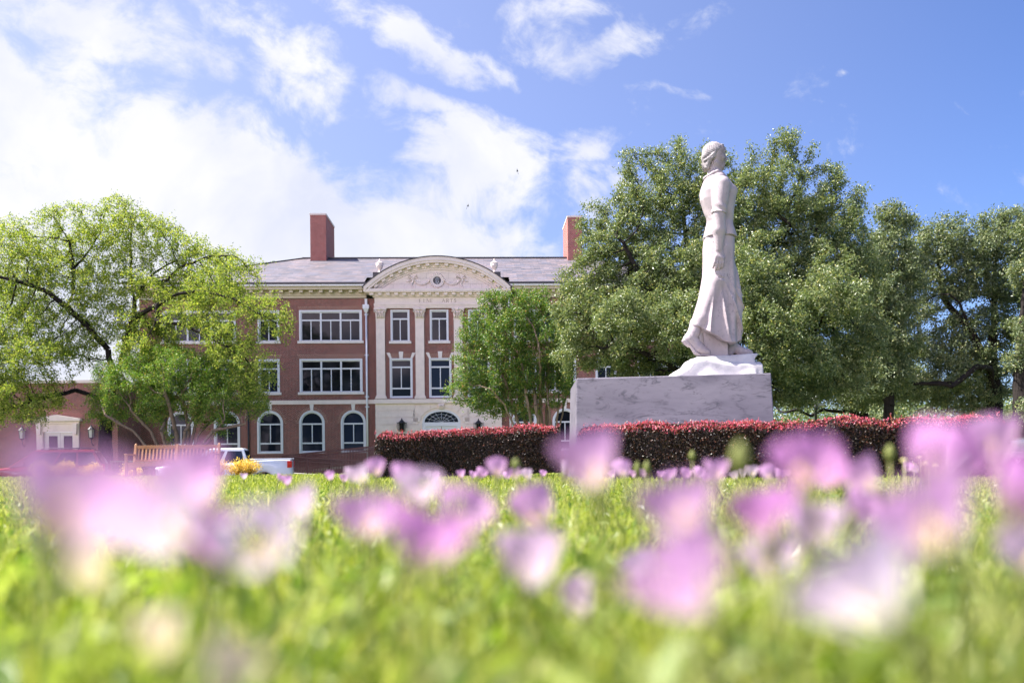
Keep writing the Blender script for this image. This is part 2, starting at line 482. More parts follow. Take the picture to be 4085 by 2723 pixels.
L_PECAN = leaf_mat('fresh_yellow_green_leaf', [(0, (.085, .155, .028)), (.35, (.18, .255, .042)), (.7, (.30, .355, .062)), (1, (.46, .47, .13))], .48, .5, .3, (1.4, 1.4, .7))
L_MYRT = leaf_mat('mid_green_leaf', [(0, (0.068, 0.150, 0.024)), (.5, (0.143, 0.255, 0.036)), (.85, (0.255, 0.360, 0.053)), (1, (0.480, 0.360, 0.090))], .34, .42, .45)
L_MYRT2 = leaf_mat('glossy_green_leaf', [(0, (0.052, 0.124, 0.023)), (.5, (0.111, 0.202, 0.036)), (.85, (0.208, 0.286, 0.052)), (.95, (0.364, 0.364, 0.065)), (1, (0.442, 0.221, 0.104))], .32, .40, .45)
L_ELM = leaf_mat('olive_green_leaf', [(0, (.085, .125, .045)), (.45, (.15, .205, .08)), (.8, (.25, .295, .125)), (.95, (.36, .38, .16)), (1, (.50, .45, .14))], .30, .38, .5, (1.3, 1.3, .65))
L_OAK = leaf_mat('grey_green_oak_leaf', [(0, (0.085, 0.124, 0.058)), (.5, (0.150, 0.195, 0.091)), (.88, (0.247, 0.286, 0.143)), (1, (0.390, 0.377, 0.156))], .28, .42, .45, (1.3, 1.3, .6))
L_FAR = leaf_mat('far_green_leaf', [(0, (.05, .09, .02)), (.6, (.10, .16, .03)), (1, (.17, .22, .05))], .35, .5, .3)
L_LORO = leaf_mat('burgundy_hedge_leaf', [(0, (.016, .011, .010)), (.45, (.034, .018, .016)), (.75, (.042, .036, .018)), (.92, (.09, .042, .022)), (1, (.17, .065, .035))], .12, .42, .38, (1.3, .7, .5))
L_LORON = leaf_mat('pink_new_hedge_leaf', [(0, (.20, .065, .035)), (.25, (.38, .15, .06)), (.45, (.50, .07, .11)), (.75, (.70, .13, .20)), (1, (.80, .42, .44))], .35, .4, .45, (1.3, .7, .8))
L_GOLD = leaf_mat('golden_leaf', [(0, (.55, .38, .04)), (.5, (.78, .58, .10)), (1, (.86, .74, .34))], .4, .5, .35, (1.2, 1.1, .6))
L_BOX = leaf_mat('grey_boxwood_leaf', [(0, (.05, .075, .04)), (1, (.17, .20, .14))], .2, .5, .3)
GRASS = leaf_mat('grass_blade', [(0, (.110, .172, .022)), (.3, (.205, .270, .034)), (.6, (.32, .36, .05)), (.85, (.43, .45, .13)), (1, (.54, .51, .27))], .45, .55, .22, (1.35, 1.4, .6))
WEED = leaf_mat('broad_weed_leaf', [(0, (.10, .18, .03)), (.4, (.22, .30, .05)), (.75, (.36, .42, .12)), (1, (.50, .52, .26))], .45, .4, .4)
# ------------------------------------------------------------------ ground, road
def build_ground():
    xs = np.unique(np.concatenate([np.linspace(-45, 45, 61), [-1500, -500, -200, -90, 90, 200, 500, 1500]]))
    ys = np.unique(np.concatenate([[-1500, -300, -60, -20], np.linspace(-5, 26, 32), np.linspace(26, 36, 26), [40, 50, 60, 80, 120, 300, 800, 2000]]))
    X, Y = np.meshgrid(xs, ys); Z = terrain(X, Y)
    V = np.stack([X, Y, Z], -1).reshape(-1, 3)
    nx, ny = len(xs), len(ys)
    i = np.arange(ny - 1)[:, None] * nx + np.arange(nx - 1)[None]
    Q = np.stack([i, i + 1, i + 1 + nx, i + nx], -1).reshape(-1, 4)
    def b(t):
        o = objco(t)
        n = t.noise(o, 3, 6, .65); n2 = t.noise(o, 40, 3, .6)
        c = t.ramp(t.m('ADD', t.m('MULTIPLY', n, .5), t.m('MULTIPLY', n2, .5)), [(.3, (.045, .05, .016)), (.5, (.075, .105, .02)), (.7, (.13, .15, .035))])
        return prin(t, c, .95, 0, .2, bump=n2, bump_s=.6, bump_d=.03)
    o = np_mesh('ground', V, Q, mat('soil_and_turf', b)); tag(o, kind='structure')
    r = MB()
    zr = ROADZ + 0.006
    r.add([(-70, 35.4, zr), (14, 35.4, zr), (14, 41.8, zr), (-70, 41.8, zr)], [(0, 1, 2, 3)])
    tag(r.build('road', ASPH), kind='structure')
    m = MB()
    for k in range(18):
        x = -62 + k * 4.2
        m.add([(x, 38.5, zr + .004), (x + 2.2, 38.5, zr + .004), (x + 2.2, 38.62, zr + .004), (x, 38.62, zr + .004)], [(0, 1, 2, 3)])
    tag(m.build('road_marking', PAINTW), kind='structure')
    k = MB(); k.box(-70, 14, 35.15, 35.4, ROADZ - .1, ROADZ + .13); k.box(-70, 14, 41.8, 42.05, ROADZ - .1, ROADZ + .13)
    tag(k.build('kerb', CONC, bevel=.02), kind='structure')
    p = MB(); p.add([(-70, 42.05, zr + .1), (14, 42.05, zr + .1), (14, 43.9, zr + .1), (-70, 43.9, zr + .1)], [(0, 1, 2, 3)])
    p.box(-70, 14, 43.88, 43.9, ROADZ - .1, zr + .1)
    tag(p.build('pavement', CONC), kind='structure')
build_ground()

# ------------------------------------------------------------------ the brick building
BY = 64.0; PXM = F_PX / BY
BX0 = at(1749, 1400, BY).x
GZ = ROADZ
def lx(s): return (s - 1749) / PXM
def lz(s, sx=1749): return (HY - ROLL * (sx - CX) - s) / PXM + CAMZ - GZ
bld = empty('brick_building', (BX0, BY, GZ), R(2.0), 'three-storey red brick college hall with slate roof and limestone pediment lettered FINE ARTS', 'building')

def wall_with_openings(mb, x0, x1, z0, z1, ops, y=0.0, depth=.22):
    """a wall face at y with openings (x0,x1,z0,z1,arched) and their reveals"""
    xs = sorted({x0, x1, *[o[0] for o in ops], *[o[1] for o in ops]})
    zs = sorted({z0, z1, *[o[2] for o in ops], *[o[3] for o in ops]})
    for i in range(len(xs) - 1):
        for j in range(len(zs) - 1):
            xm, zm = (xs[i] + xs[i + 1]) / 2, (zs[j] + zs[j + 1]) / 2
            if any(o[0] < xm < o[1] and o[2] < zm < o[3] for o in ops): continue
            mb.add([(xs[i], y, zs[j]), (xs[i + 1], y, zs[j]), (xs[i + 1], y, zs[j + 1]), (xs[i], y, zs[j + 1])], [(0, 1, 2, 3)])
    for (a, b, c, d, arched) in ops:
        zt = d
        if arched:
            r_ = (b - a) / 2; zc = d - r_; xc = (a + b) / 2
            N = 14
            arc = [(xc - r_ * math.cos(math.pi * k / N), zc + r_ * math.sin(math.pi * k / N)) for k in range(N + 1)]
            for k in range(N):
                p, q = arc[k], arc[k + 1]
                mb.add([(p[0], y, p[1]), (q[0], y, q[1]), (q[0], y, d), (p[0], y, d)], [(0, 1, 2, 3)])
                mb.add([(p[0], y, p[1]), (q[0], y, q[1]), (q[0], y + depth, q[1]), (p[0], y + depth, p[1])], [(3, 2, 1, 0)])
            zt = zc
        else:
            mb.add([(a, y, d), (b, y, d), (b, y + depth, d), (a, y + depth, d)], [(3, 2, 1, 0)])
        mb.add([(a, y, c), (b, y, c), (b, y + depth, c), (a, y + depth, c)], [(0, 1, 2, 3)])
        mb.add([(a, y, c), (a, y, zt), (a, y + depth, zt), (a, y + depth, c)], [(3, 2, 1, 0)])
        mb.add([(b, y, c), (b, y, zt), (b, y + depth, zt), (b, y + depth, c)], [(0, 1, 2, 3)])

def arc_band(mb, xc, zc, r0, r1, a0, a1, y0, y1, N=24):
    """curved band between radii r0<r1, angles from +x, extruded y0..y1"""
    for k in range(N):
        t0, t1 = a0 + (a1 - a0) * k / N, a0 + (a1 - a0) * (k + 1) / N
        P = [(xc + r_ * math.cos(t), zc + r_ * math.sin(t)) for r_, t in ((r0, t0), (r1, t0), (r1, t1), (r0, t1))]
        V = [(p[0], y0, p[1]) for p in P] + [(p[0], y1, p[1]) for p in P]
        Fs = [(0, 1, 2, 3), (1, 5, 6, 2), (4, 0, 3, 7), (7, 6, 5, 4)]
        if k == 0: Fs.append((0, 4, 5, 1))
        if k == N - 1: Fs.append((3, 2, 6, 7))
        mb.add(V, Fs)

def window(x0, x1, z0, z1, cols, trans, low=None, arched=False, y=0.0, parent=None, surround=.13, sill=True, mulls=True):
    """opening x0..x1,z0..z1 is the outside of the pale surround; trans, low: heights of transom bars"""
    m = MB()
    s = surround
    yf = y - .05
    zc = z1 - (x1 - x0) / 2 if arched else z1
    m.box(x0, x0 + s, yf, y + .2, z0, zc); m.box(x1 - s, x1, yf, y + .2, z0, zc)
    if arched:
        xc = (x0 + x1) / 2; r_ = (x1 - x0) / 2
        arc_band(m, xc, zc, r_ - s, r_, 0, math.pi, yf, y + .2, 18)
    else:
        m.box(x0 + s, x1 - s, yf, y + .2, z1 - s, z1)
    if not sill:
        m.box(x0 + s, x1 - s, yf, y + .2, z0, z0 + s * .8)
        zb = z0 + s * .8
    else:
        zb = z0
    fw = .07; ya, yb = y + .04, y + .14
    a, b = x0 + s, x1 - s; zt = zc if arched else z1 - s
    m.box(a, a + fw, ya, yb, zb, zt); m.box(b - fw, b, ya, yb, zb, zt)
    m.box(a + fw, b - fw, ya, yb, zb, zb + fw)
    if arched: arc_band(m, xc, zc, r_ - s - fw, r_ - s, 0, math.pi, ya, yb, 18)
    else: m.box(a + fw, b - fw, ya, yb, zt - fw, zt)
    m.box(a + fw, b - fw, ya - .01, yb, trans - .055, trans + .055)
    zlow = zb + fw
    if low:
        m.box(a + fw, b - fw, ya - .01, yb, low - .055, low + .055); zlow = low + .055
    step = (b - a) / cols
    for k in range(1, cols):
        m.box(a + k * step - .065, a + k * step + .065, ya - .02, yb, zb + fw, (trans - .056 if arched else zt - fw))
    if mulls:
        for k in range(cols):
            xm = a + (k + .5) * step
            m.box(xm - .035, xm + .035, ya + .005, yb, zlow, trans - .055)
    w = m.build('window', FRAME, parent)
    g = MB(); yg = y + .105
    if arched:
        N = 18
        pts = [(xc - (r_ - s - .02) * math.cos(math.pi * k / N), yg, zc + (r_ - s - .02) * math.sin(math.pi * k / N)) for k in range(N + 1)]
        g.add([(b - .02, yg, zb + .02)] + [(a + .02, yg, zb + .02)] + pts, [tuple(range(N + 3))[::-1]])
        g.v = [(p[0], p[1], p[2]) for p in g.v]
    else:
        g.add([(a + .02, yg, zb + .02), (b - .02, yg, zb + .02), (b - .02, yg, zt - .02), (a + .02, yg, zt - .02)], [(0, 1, 2, 3)])
    g.build('pane', GLASS, w)
    if sill:
        q = MB(); q.box(x0 - .12, x1 + .12, y - .13, y + .2, z0 - .19, z0 - .002)
        q.build('sill', LIME_TRIM, w)
    return w

def lintel_fan(x0, x1, z0, z1, splay, y, parent):
    m = MB(); m.prism([(x0, z0), (x1, z0), (x1 + splay, z1), (x0 - splay, z1)], y - .012, y + .05)
    return m.build('brick_lintel', BRICK_SOLDIER, parent)

def build_hall():
    Z = lambda s: lz(s, 1350)
    wl, wr = -22.1, 22.1
    z_top, z_belt0, z_belt1 = lz(1190), lz(1611, 1450), lz(1595, 1450)
    pav = 4.67
    # ---- windows of the left half, mirrored to the right half
    rows2 = (Z(1361), Z(1239)); rows1 = (Z(1564), Z(1432))
    bays = [(lx(1199), lx(1447), 3), (lx(1036), lx(1121), 1), (lx(663), lx(950), 3)]
    arches = [(lx(1359), lx(1459)), (lx(1195), lx(1296)), (lx(1030), lx(1132)), (lx(861), lx(963)), (lx(680), lx(782)), (lx(590), lx(660))][:5]
    ga0, ga1 = Z(1806), Z(1636)
    ops = []
    for sgn in (1, -1):
        for a, b, c in bays:
            for r0, r1 in (rows2, rows1):
                x0, x1 = sorted((sgn * a, sgn * b))
                ops.append((x0 + .02, x1 - .02, r0, r1 - .02, False))
        for a, b in arches:
            x0, x1 = sorted((sgn * a, sgn * b))
            ops.append((x0 + .02, x1 - .02, ga0, ga1 - .02, True))
    m = MB()
    L = [o for o in ops if o[1] < 0]; Rr = [o for o in ops if o[0] > 0]
    wall_with_openings(m, wl, -pav, 0, z_top, L, 0.0)
    wall_with_openings(m, pav, wr, 0, z_top, Rr, 0.0)
    # ends, back, floor plates that keep the inside dark
    m.add([(wl, 0, 0), (wl, 16, 0), (wl, 16, z_top), (wl, 0, z_top)], [(3, 2, 1, 0)])
    m.add([(wr, 0, 0), (wr, 16, 0), (wr, 16, z_top), (wr, 0, z_top)], [(0, 1, 2, 3)])
    m.add([(wl, 16, 0), (wr, 16, 0), (wr, 16, z_top), (wl, 16, z_top)], [(3, 2, 1, 0)])
    m.build('wall', BRICK, bld)
    for sgn in (1, -1):
        for a, b, c in bays:
            x0, x1 = sorted((sgn * a, sgn * b))
            for (r0, r1), t in ((rows2, Z(1279)), (rows1, Z(1471))):
                window(x0, x1, r0, r1, c, t, parent=bld)
                lintel_fan(x0 - .02, x1 + .02, r1 + .02, r1 + .34, .15, 0, bld)
        for a, b in arches:
            x0, x1 = sorted((sgn * a, sgn * b))
            window(x0, x1, ga0, ga1, 1, Z(1690), Z(1766), True, parent=bld, sill=False, surround=.14)
            q = MB(); arc_band(q, (x0 + x1) / 2, ga1 - (x1 - x0) / 2, (x1 - x0) / 2 + .01, (x1 - x0) / 2 + .24, 0, math.pi, -.015, .04, 20)
            q.build('brick_arch', BRICK_SOLDIER, bld)
            k = MB(); xc = (x0 + x1) / 2; k.prism([(xc - .10, ga1 - .02), (xc + .10, ga1 - .02), (xc + .15, z_belt0 - .003), (xc - .15, z_belt0 - .003)], -.07, .04)
            k.build('keystone', LIME_TRIM, bld)
    b = MB()
    b.box(wl, -pav - .003, -.09, .05, z_belt0, z_belt1); b.box(pav + .003, wr, -.09, .05, z_belt0, z_belt1)
    b.build('belt_course', LIME, bld)
    # ---- eaves cornice of the two wings
    ze = lz(1143, 1200)
    for sx0, sx1 in ((wl - .75, -5.35), (5.35, wr + .75)):
        c = MB()
        zb = lz(1191, 1300)
        c.box(sx0 + .68, sx1, -.10, .1, zb - .02, zb + .16)
        c.box(sx0 + .60, sx1, -.20, .1, zb + .163, zb + .30)
        c.box(sx0 + .10, sx1, -.78, .1, zb + .50, zb + .66)
        c.box(sx0, sx1, -.90, .1, zb + .663, ze - .2)
        n = int((sx1 - sx0 - .6) / .73)
        for k in range(n):
            x = sx1 - .35 - k * .73
            c.box(x - .13, x + .13, -.62, .1, zb + .305, zb + .497)
        c.box(sx0 + .55, sx1, -.24, .09, zb + .302, zb + .49)
        c.build('cornice', EAVE, bld)
        f = MB(); f.box(sx0 - .05, sx1, -.97, .1, ze - .197, ze - .09); f.build('fascia', WHITEBAND, bld)
        g = MB(); g.box(sx0 - .1, sx1 + .1, -1.02, .1, ze - .087, ze + .06); g.build('gutter', GUTTER, bld)
    # ---- roof
    zr = lz(1033, 1500) ; zr = (HY - ROLL * (1500 - CX) - 1033) / (F_PX / 72.0) + CAMZ - GZ
    xr = 11.7
    e0, e1 = wl - .8, wr + .8
    yb = 17.0
    r_ = MB()
    V = [(e0, -.98, ze + .05), (e1, -.98, ze + .05), (e1, yb, ze + .05), (e0, yb, ze + .05), (-xr, 8, zr), (xr, 8, zr)]
    r_.add(V, [(1, 2, 5), (2, 3, 4, 5), (3, 0, 4)])
    # front slope, notched back where the pavilion's own barrel roof rises
    zs = lambda y: ze + .05 + (zr - ze - .05) * (y + .98) / 8.98
    nx = 5.36
    r_.add([(e0, -.98, ze + .05), (-nx, -.98, ze + .05), (-nx, 8, zr), (-xr, 8, zr)], [(0, 1, 2, 3)])
    r_.add([(nx, -.98, ze + .05), (e1, -.98, ze + .05), (xr, 8, zr), (nx, 8, zr)], [(0, 1, 2, 3)])
    r_.add([(-nx, .6, zs(.6)), (nx, .6, zs(.6)), (nx, 8, zr), (-nx, 8, zr)], [(0, 1, 2, 3)])
    rf = r_.build('roof', SLATE, bld)
    rc = MB(); rc.bar((-xr, 8, zr + .03), (xr, 8, zr + .03), .3, .1)
    for sx in (-1, 1):
        rc.bar((sx * xr, 8, zr + .03), (sx * (e1), -.98, ze + .08), .24, .07)
    rc.build('ridge_cap', GUTTER, rf)
    for (x0, x1, y0, y1, zt) in ((-10.85, -9.55, 7.0, 11.0, 21.55), (10.55, 11.75, 7.0, 11.0, 21.35)):
        c = MB(); c.box(x0, x1, y0, y1, zr - 1.6, zt); ch = c.build('chimney', BRICK_CH, rf)
        c = MB(); c.box(x0 - .04, x1 + .04, y0 - .04, y1 + .04, zt + .003, zt + .14); c.build('chimney_cap', LIME, ch)
        c = MB(); c.box(x0 - .05, x1 + .05, y0 - .05, y1 + .05, zr - .75, zr - .42); c.build('flashing', GUTTER, ch)
    # ---- the limestone centre pavilion
    py = -.35
    zb0 = lz(1609); zarch = lz(1233)
    tops = [(lx(1562), lx(1637)), (lx(1717), lx(1791)), (lx(1869), lx(1943))]
    mids = [(lx(1557), lx(1647)), (lx(1712), lx(1801)), (lx(1865), lx(1954))]
    t0, t1 = lz(1362), lz(1238); q0, q1 = lz(1587), lz(1430)
    ops = [(a + .02, b - .02, t0, t1 - .02, False) for a, b in tops] + [(a + .02, b - .02, q0, q1 - .02, False) for a, b in mids]
    m = MB(); wall_with_openings(m, -pav, pav, zb0, zarch, ops, py)
    m.add([(-pav, py, 0), (-pav, 0, 0), (-pav, 0, zarch), (-pav, py, zarch)], [(3, 2, 1, 0)])
    m.add([(pav, py, 0), (pav, 0, 0), (pav, 0, zarch), (pav, py, zarch)], [(0, 1, 2, 3)])
    m.build('wall', BRICK, bld)
    for a, b in tops: window(a, b, t0, t1, 1, lz(1274), parent=bld, y=py, surround=.09)
    for a, b in mids:
        window(a, b, q0, q1, 1, lz(1465), lz(1549), parent=bld, y=py, surround=.10, sill=False)
        lintel_fan(a + .02, b - .02, q1 + .02, q1 + .40, .12, py, bld)
        k = MB(); xc = (a + b) / 2
        k.prism([(xc - .12, q1 + .01), (xc + .12, q1 + .01), (xc + .17, q1 + .50), (xc - .17, q1 + .50)], py - .05, py + .04)
        k.prism([(a - .02, q1 + .01), (a + .16, q1 + .01), (a + .02, q1 + .42), (a - .24, q1 + .42)], py - .035, py + .04)
        k.prism([(b - .16, q1 + .01), (b + .02, q1 + .01), (b + .24, q1 + .42), (b - .02, q1 + .42)], py - .035, py + .04)
        k.build('keystone', LIME_TRIM, bld)
    # pilasters
    zc0 = lz(1276); zp0 = lz(1590)
    for cxs in (1522.5, 1677, 1829, 1981):
        x = lx(cxs); hw = .325
        p = MB(); p.box(x - hw, x + hw, py - .17, py + .02, zp0 + .26, zc0)
        p.box(x - hw - .1, x + hw + .1, py - .24, py + .02, zp0, zp0 + .13)
        p.box(x - hw - .06, x + hw + .06, py - .21, py + .02, zp0 + .131, zp0 + .2)
        p.box(x - hw - .03, x + hw + .03, py - .19, py + .02, zp0 + .201, zp0 + .259)
        pl = p.build('pilaster', LIME, bld)
        c = MB()
        c.hexa([(x - hw, py - .18, zc0 + .05), (x + hw, py - .18, zc0 + .05), (x + hw, py + .01, zc0 + .05), (x - hw, py + .01, zc0 + .05)],
               [(x - hw - .06, py - .24, zarch - .12), (x + hw + .06, py - .24, zarch - .12), (x + hw + .06, py + .01, zarch - .12), (x - hw - .06, py + .01, zarch - .12)])
        c.box(x - hw - .14, x + hw + .14, py - .34, py + .01, zarch - .118, zarch - .003)
        c.box(x - hw - .03, x + hw + .03, py - .21, py + .01, zc0 - .03, zc0 + .049)
        for row, (zz, n, pr) in enumerate(((zc0 + .20, 4, .10), (zc0 + .40, 3, .14))):
            for k in range(n):
                xx = x + (k - (n - 1) / 2) * (.62 / n)
                c.tube([(xx, py - .17, zz - .13), (xx, py - .21 - pr * .3, zz + .02), (xx, py - .23 - pr, zz + .09), (xx, py - .22 - pr * 1.25, zz + .03)], [.075, .07, .05, .03], 6)
        for sx in (-1, 1):
            c.tube([(x + sx * .12, py - .24, zarch - .42), (x + sx * .24, py - .29, zarch - .24), (x + sx * .36, py - .33, zarch - .17), (x + sx * .44, py - .33, zarch - .23), (x + sx * .39, py - .32, zarch - .31)], [.035, .045, .055, .055, .045], 6)
        c.ball((x, py - .34, zarch - .1), .09, 8, 6)
        c.build('capital', LIME, pl)
    # entablature
    e = MB()
    za, zf0, zf1 = zarch, lz(1215), lz(1190)
    h3 = (zf0 - za) / 3
    for k in range(3):
        e.box(-pav - .02 - .02 * k, pav + .02 + .02 * k, py - .20 - .035 * k, .02, za + h3 * k + (.002 if k else 0), za + h3 * (k + 1))
    e.box(-pav, pav, py - .20, .02, zf0 + .002, zf1)
    zc1 = lz(1172); zc2 = lz(1161)
    e.box(-pav - .12, pav + .12, py - .33, .02, zf1 + .002, zf1 + .13)
    e.box(-pav - .20, pav + .20, py - .42, .02, zf1 + .132, zc1 - .02)
    e.box(-5.42, 5.42, py - .74, .02, zc1, zc2)
    e.box(-5.34, 5.34, py - .68, .02, zc1 - .06, zc1 - .002)
    n = 17
    for k in range(n):
        x = -4.85 + 9.7 * k / (n - 1)
        e.box(x - .14, x + .14, py - .60, py - .3, zc1 - .24, zc1 - .062)
    en = e.build('entablature', LIME, bld)
    # FINE ARTS, cut letters read as darker strokes
    t = MB(); yl = py - .204
    zt0, zt1 = lz(1211), lz(1197); H = zt1 - zt0
    def stroke(x, a, b, w):
        (ax, az), (bx, bz) = a, b
        d = Vector((bx - ax, bz - az)); nrm = Vector((-d.y, d.x)).normalized() * w / 2
        P = [(x + (ax + nrm.x) * H, zt0 + (az + nrm.y) * H), (x + (ax - nrm.x) * H, zt0 + (az - nrm.y) * H),
             (x + (bx - nrm.x) * H, zt0 + (bz - nrm.y) * H), (x + (bx + nrm.x) * H, zt0 + (bz + nrm.y) * H)]
        t.prism(P, yl - .004, yl + .02)
    def serif(x, cx_, cz_): stroke(x, (cx_ - .13, cz_), (cx_ + .13, cz_), .018)
    G = {'F': [((.1, 0), (.1, 1), 1), ((.1, .97), (.62, .97), 0), ((.1, .52), (.5, .52), 0)],
         'I': [((.1, 0), (.1, 1), 1)],
         'N': [((.1, 0), (.1, 1), 0), ((.1, 1), (.75, 0), 1), ((.75, 0), (.75, 1), 0)],
         'E': [((.1, 0), (.1, 1), 1), ((.1, .97), (.62, .97), 0), ((.1, .52), (.52, .52), 0), ((.1, .03), (.65, .03), 0)],
         'A': [((.0, 0), (.38, 1), 0), ((.38, 1), (.78, 0), 1), ((.16, .36), (.62, .36), 0)],
         'R': [((.1, 0), (.1, 1), 1), ((.1, .97), (.45, .97), 0), ((.45, .97), (.6, .87), 1), ((.6, .87), (.6, .64), 1), ((.6, .64), (.45, .52), 1), ((.45, .52), (.1, .5), 0), ((.38, .52), (.74, 0), 1)],
         'T': [((.38, 0), (.38, 1), 1), ((0, .97), (.76, .97), 0), ((.015, .99), (.015, .8), 0), ((.745, .99), (.745, .8), 0)],
         'S': [((.52, .8), (.46, .95), 0), ((.46, .95), (.25, .99), 1), ((.25, .99), (.09, .85), 1), ((.09, .85), (.12, .64), 1), ((.12, .64), (.45, .43), 1), ((.45, .43), (.54, .25), 1), ((.54, .25), (.47, .07), 1), ((.47, .07), (.24, .01), 1), ((.24, .01), (.07, .08), 0), ((.07, .08), (.04, .24), 0)]}
    for word, sx0, sx1 in (('FINE', 1676, 1732), ('ARTS', 1767, 1826)):
        for i, ch in enumerate(word):
            gw = .7 if ch != 'I' else .2
            x = lx(sx0) + (lx(sx1) - lx(sx0) - .22) * i / (len(word) - 1)
            if word == 'FINE' and i == 1: x += .05
            for a, b, thick in G[ch]: stroke(x, a, b, .15 if thick else .085)
            if ch in 'FIE': serif(x, .1, .01); serif(x, .1, .99)
            if ch in 'TA': serif(x, .38 if ch == 'T' else .78, .01)
            if ch == 'A': serif(x, .0, .01)
            if ch in 'NR': serif(x, .1, .01); serif(x, .1, .99)
    t.build('inscription', LIME_DARK, en)
    # segmental pediment
    half, z0 = 5.43, lz(1155); rise = lz(1037) - z0
    RR = (half ** 2 + rise ** 2) / (2 * rise); zc = z0 + rise - RR
    am = math.asin(half / RR); A0, A1 = math.pi / 2 - am, math.pi / 2 + am
    p = MB()
    cut = lambda r_: (math.pi / 2 - math.acos(min(1, (zc2 + .01 - zc) / r_)), math.pi / 2 + math.acos(min(1, (zc2 + .01 - zc) / r_)))
    for r0, r1, y0 in ((RR - .26, RR, py - .80), (RR - .42, RR - .262, py - .74), (RR - .73, RR - .60, py - .36), (RR - .86, RR - .732, py - .28)):
        a0, a1 = cut((r0 + r1) / 2)
        arc_band(p, 0, zc, r0, r1, a0, a1, y0, py + .3, 40)
    a0, a1 = cut(RR - .5)
    arc_band(p, 0, zc, RR - .60, RR - .422, a0, a1, py - .42, py + .3, 40)
    for k in range(15):
        t_ = a0 + .05 + (a1 - a0 - .1) * k / 14
        cx_, cz_ = (RR - .515) * math.cos(t_), zc + (RR - .515) * math.sin(t_)
        ux, uz = math.cos(t_), math.sin(t_); vx, vz = -uz, ux
        P = [(cx_ + ux * s1 * .09 + vx * s2 * .14, cz_ + uz * s1 * .09 + vz * s2 * .14) for s1, s2 in ((-1, 1), (-1, -1), (1, -1), (1, 1))]
        p.prism(P, py - .64, py - .35)
    # tympanum
    rt = RR - .82; at_ = math.acos((zc2 + .005 - zc) / rt); N = 30
    pts = [(rt * math.sin(-at_ + 2 * at_ * k / N), zc + rt * math.cos(-at_ + 2 * at_ * k / N)) for k in range(N + 1)]
    zbm = zc2 + .004
    for k in range(N):
        a, b = pts[k], pts[k + 1]
        p.add([(a[0], py - .2, zbm), (b[0], py - .2, zbm), (b[0], py - .2, b[1]), (a[0], py - .2, a[1])], [(0, 1, 2, 3)])
    pe = p.build('pediment', LIME, bld)
    j = MB()   # stone joints of the tympanum
    yj = py - .2025
    for r_i, zz in enumerate((zbm + .42, zbm + .84, zbm + 1.22)):
        w_ = math.sqrt(max(0, rt ** 2 - (zz - zc) ** 2)) - .05
        j.box(-w_, w_, yj, yj + .02, zz - .006, zz + .006)
        for k in range(-5, 6):
            x = (k + .5 * (r_i % 2)) * .82
            if abs(x) < w_ - .2: j.box(x - .006, x + .006, yj, yj + .02, zz - .41, zz - .007)
    j.build('stone_joint', LIME_DARK, pe)
    fl = MB(); arc_band(fl, 0, zc, RR + .004, RR + .075, A0 - .01, A1 + .01, py - .84, 7.4, 40)
    fl.build('pediment_roof', GUTTER, bld)
    # oculus, swags
    oz = lz(1125); ox = lx(1748)
    o_ = MB()
    for k in range(20):
        t_ = 2 * math.pi * k / 20
        o_.ball((ox + .47 * math.cos(t_), py - .25, oz + .47 * math.sin(t_)), .09, 6, 4)
    arc_band(o_, ox, oz, .30, .50, 0, 2 * math.pi, py - .30, py - .19, 28)
    oc = o_.build('oculus', LIME, pe)
    g = MB(); N = 20
    g.add([(ox + .3 * math.cos(2 * math.pi * k / N), py - .215, oz + .3 * math.sin(2 * math.pi * k / N)) for k in range(N)], [tuple(range(N))])
    g.build('pane', GLASS, oc)
    g = MB()
    for sx in (-1, 1):
        g.tube([(ox + sx * .17 * math.cos(t_) - sx * .1, py - .235, oz + .27 * math.sin(t_)) for t_ in [-1.3 + 2.6 * k / 8 for k in range(9)]], .016, 5)
        g.tube([(ox - sx * .17 * math.cos(t_) + sx * .24, py - .235, oz + .2 * math.sin(t_)) for t_ in [-1.2 + 2.4 * k / 8 for k in range(9)]], .016, 5)
    g.build('glazing_bar', FRAME, oc)
    for sx in (-1, 1):
        s = MB(); rr = random.Random(3)
        x0, x1 = ox + sx * .52, ox + sx * 1.78
        za_, zd = oz + .05, .42
        for k in range(26):
            f = k / 25
            x = x0 + (x1 - x0) * f; z = za_ + .05 * f - zd * 4 * f * (1 - f) * .78
            th = .06 + .07 * math.sin(math.pi * f)
            s.ball((x, py - .24, z), th, 6, 4, (1, .8, 1))
            s.ball((x + rr.uniform(-.06, .06), py - .29, z + rr.uniform(-.06, .06)), .05, 5, 4)
        for k in range(14):     # bow and hanging tail
            t_ = k / 13
            s.ball((x1 + sx * .05 + .05 * math.sin(9 * t_), py - .24, za_ + .1 - .85 * t_), .09 - .035 * t_, 6, 4)
        for lp in (-1, 1):
            s.tube([(x1 + sx * .05, py - .25, za_ + .1), (x1 + lp * .28, py - .27, za_ + .34), (x1 + lp * .36, py - .25, za_ + .16), (x1 + sx * .05, py - .25, za_ + .08)], .04, 6)
        s.tube([(x1 + sx * .1, py - .25, za_ + .05), (x1 + sx * .35, py - .26, za_ - .12), (x1 + sx * .52, py - .24, za_ - .1)], [.05, .04, .02], 6)
        s.build('garland', LIME, pe)
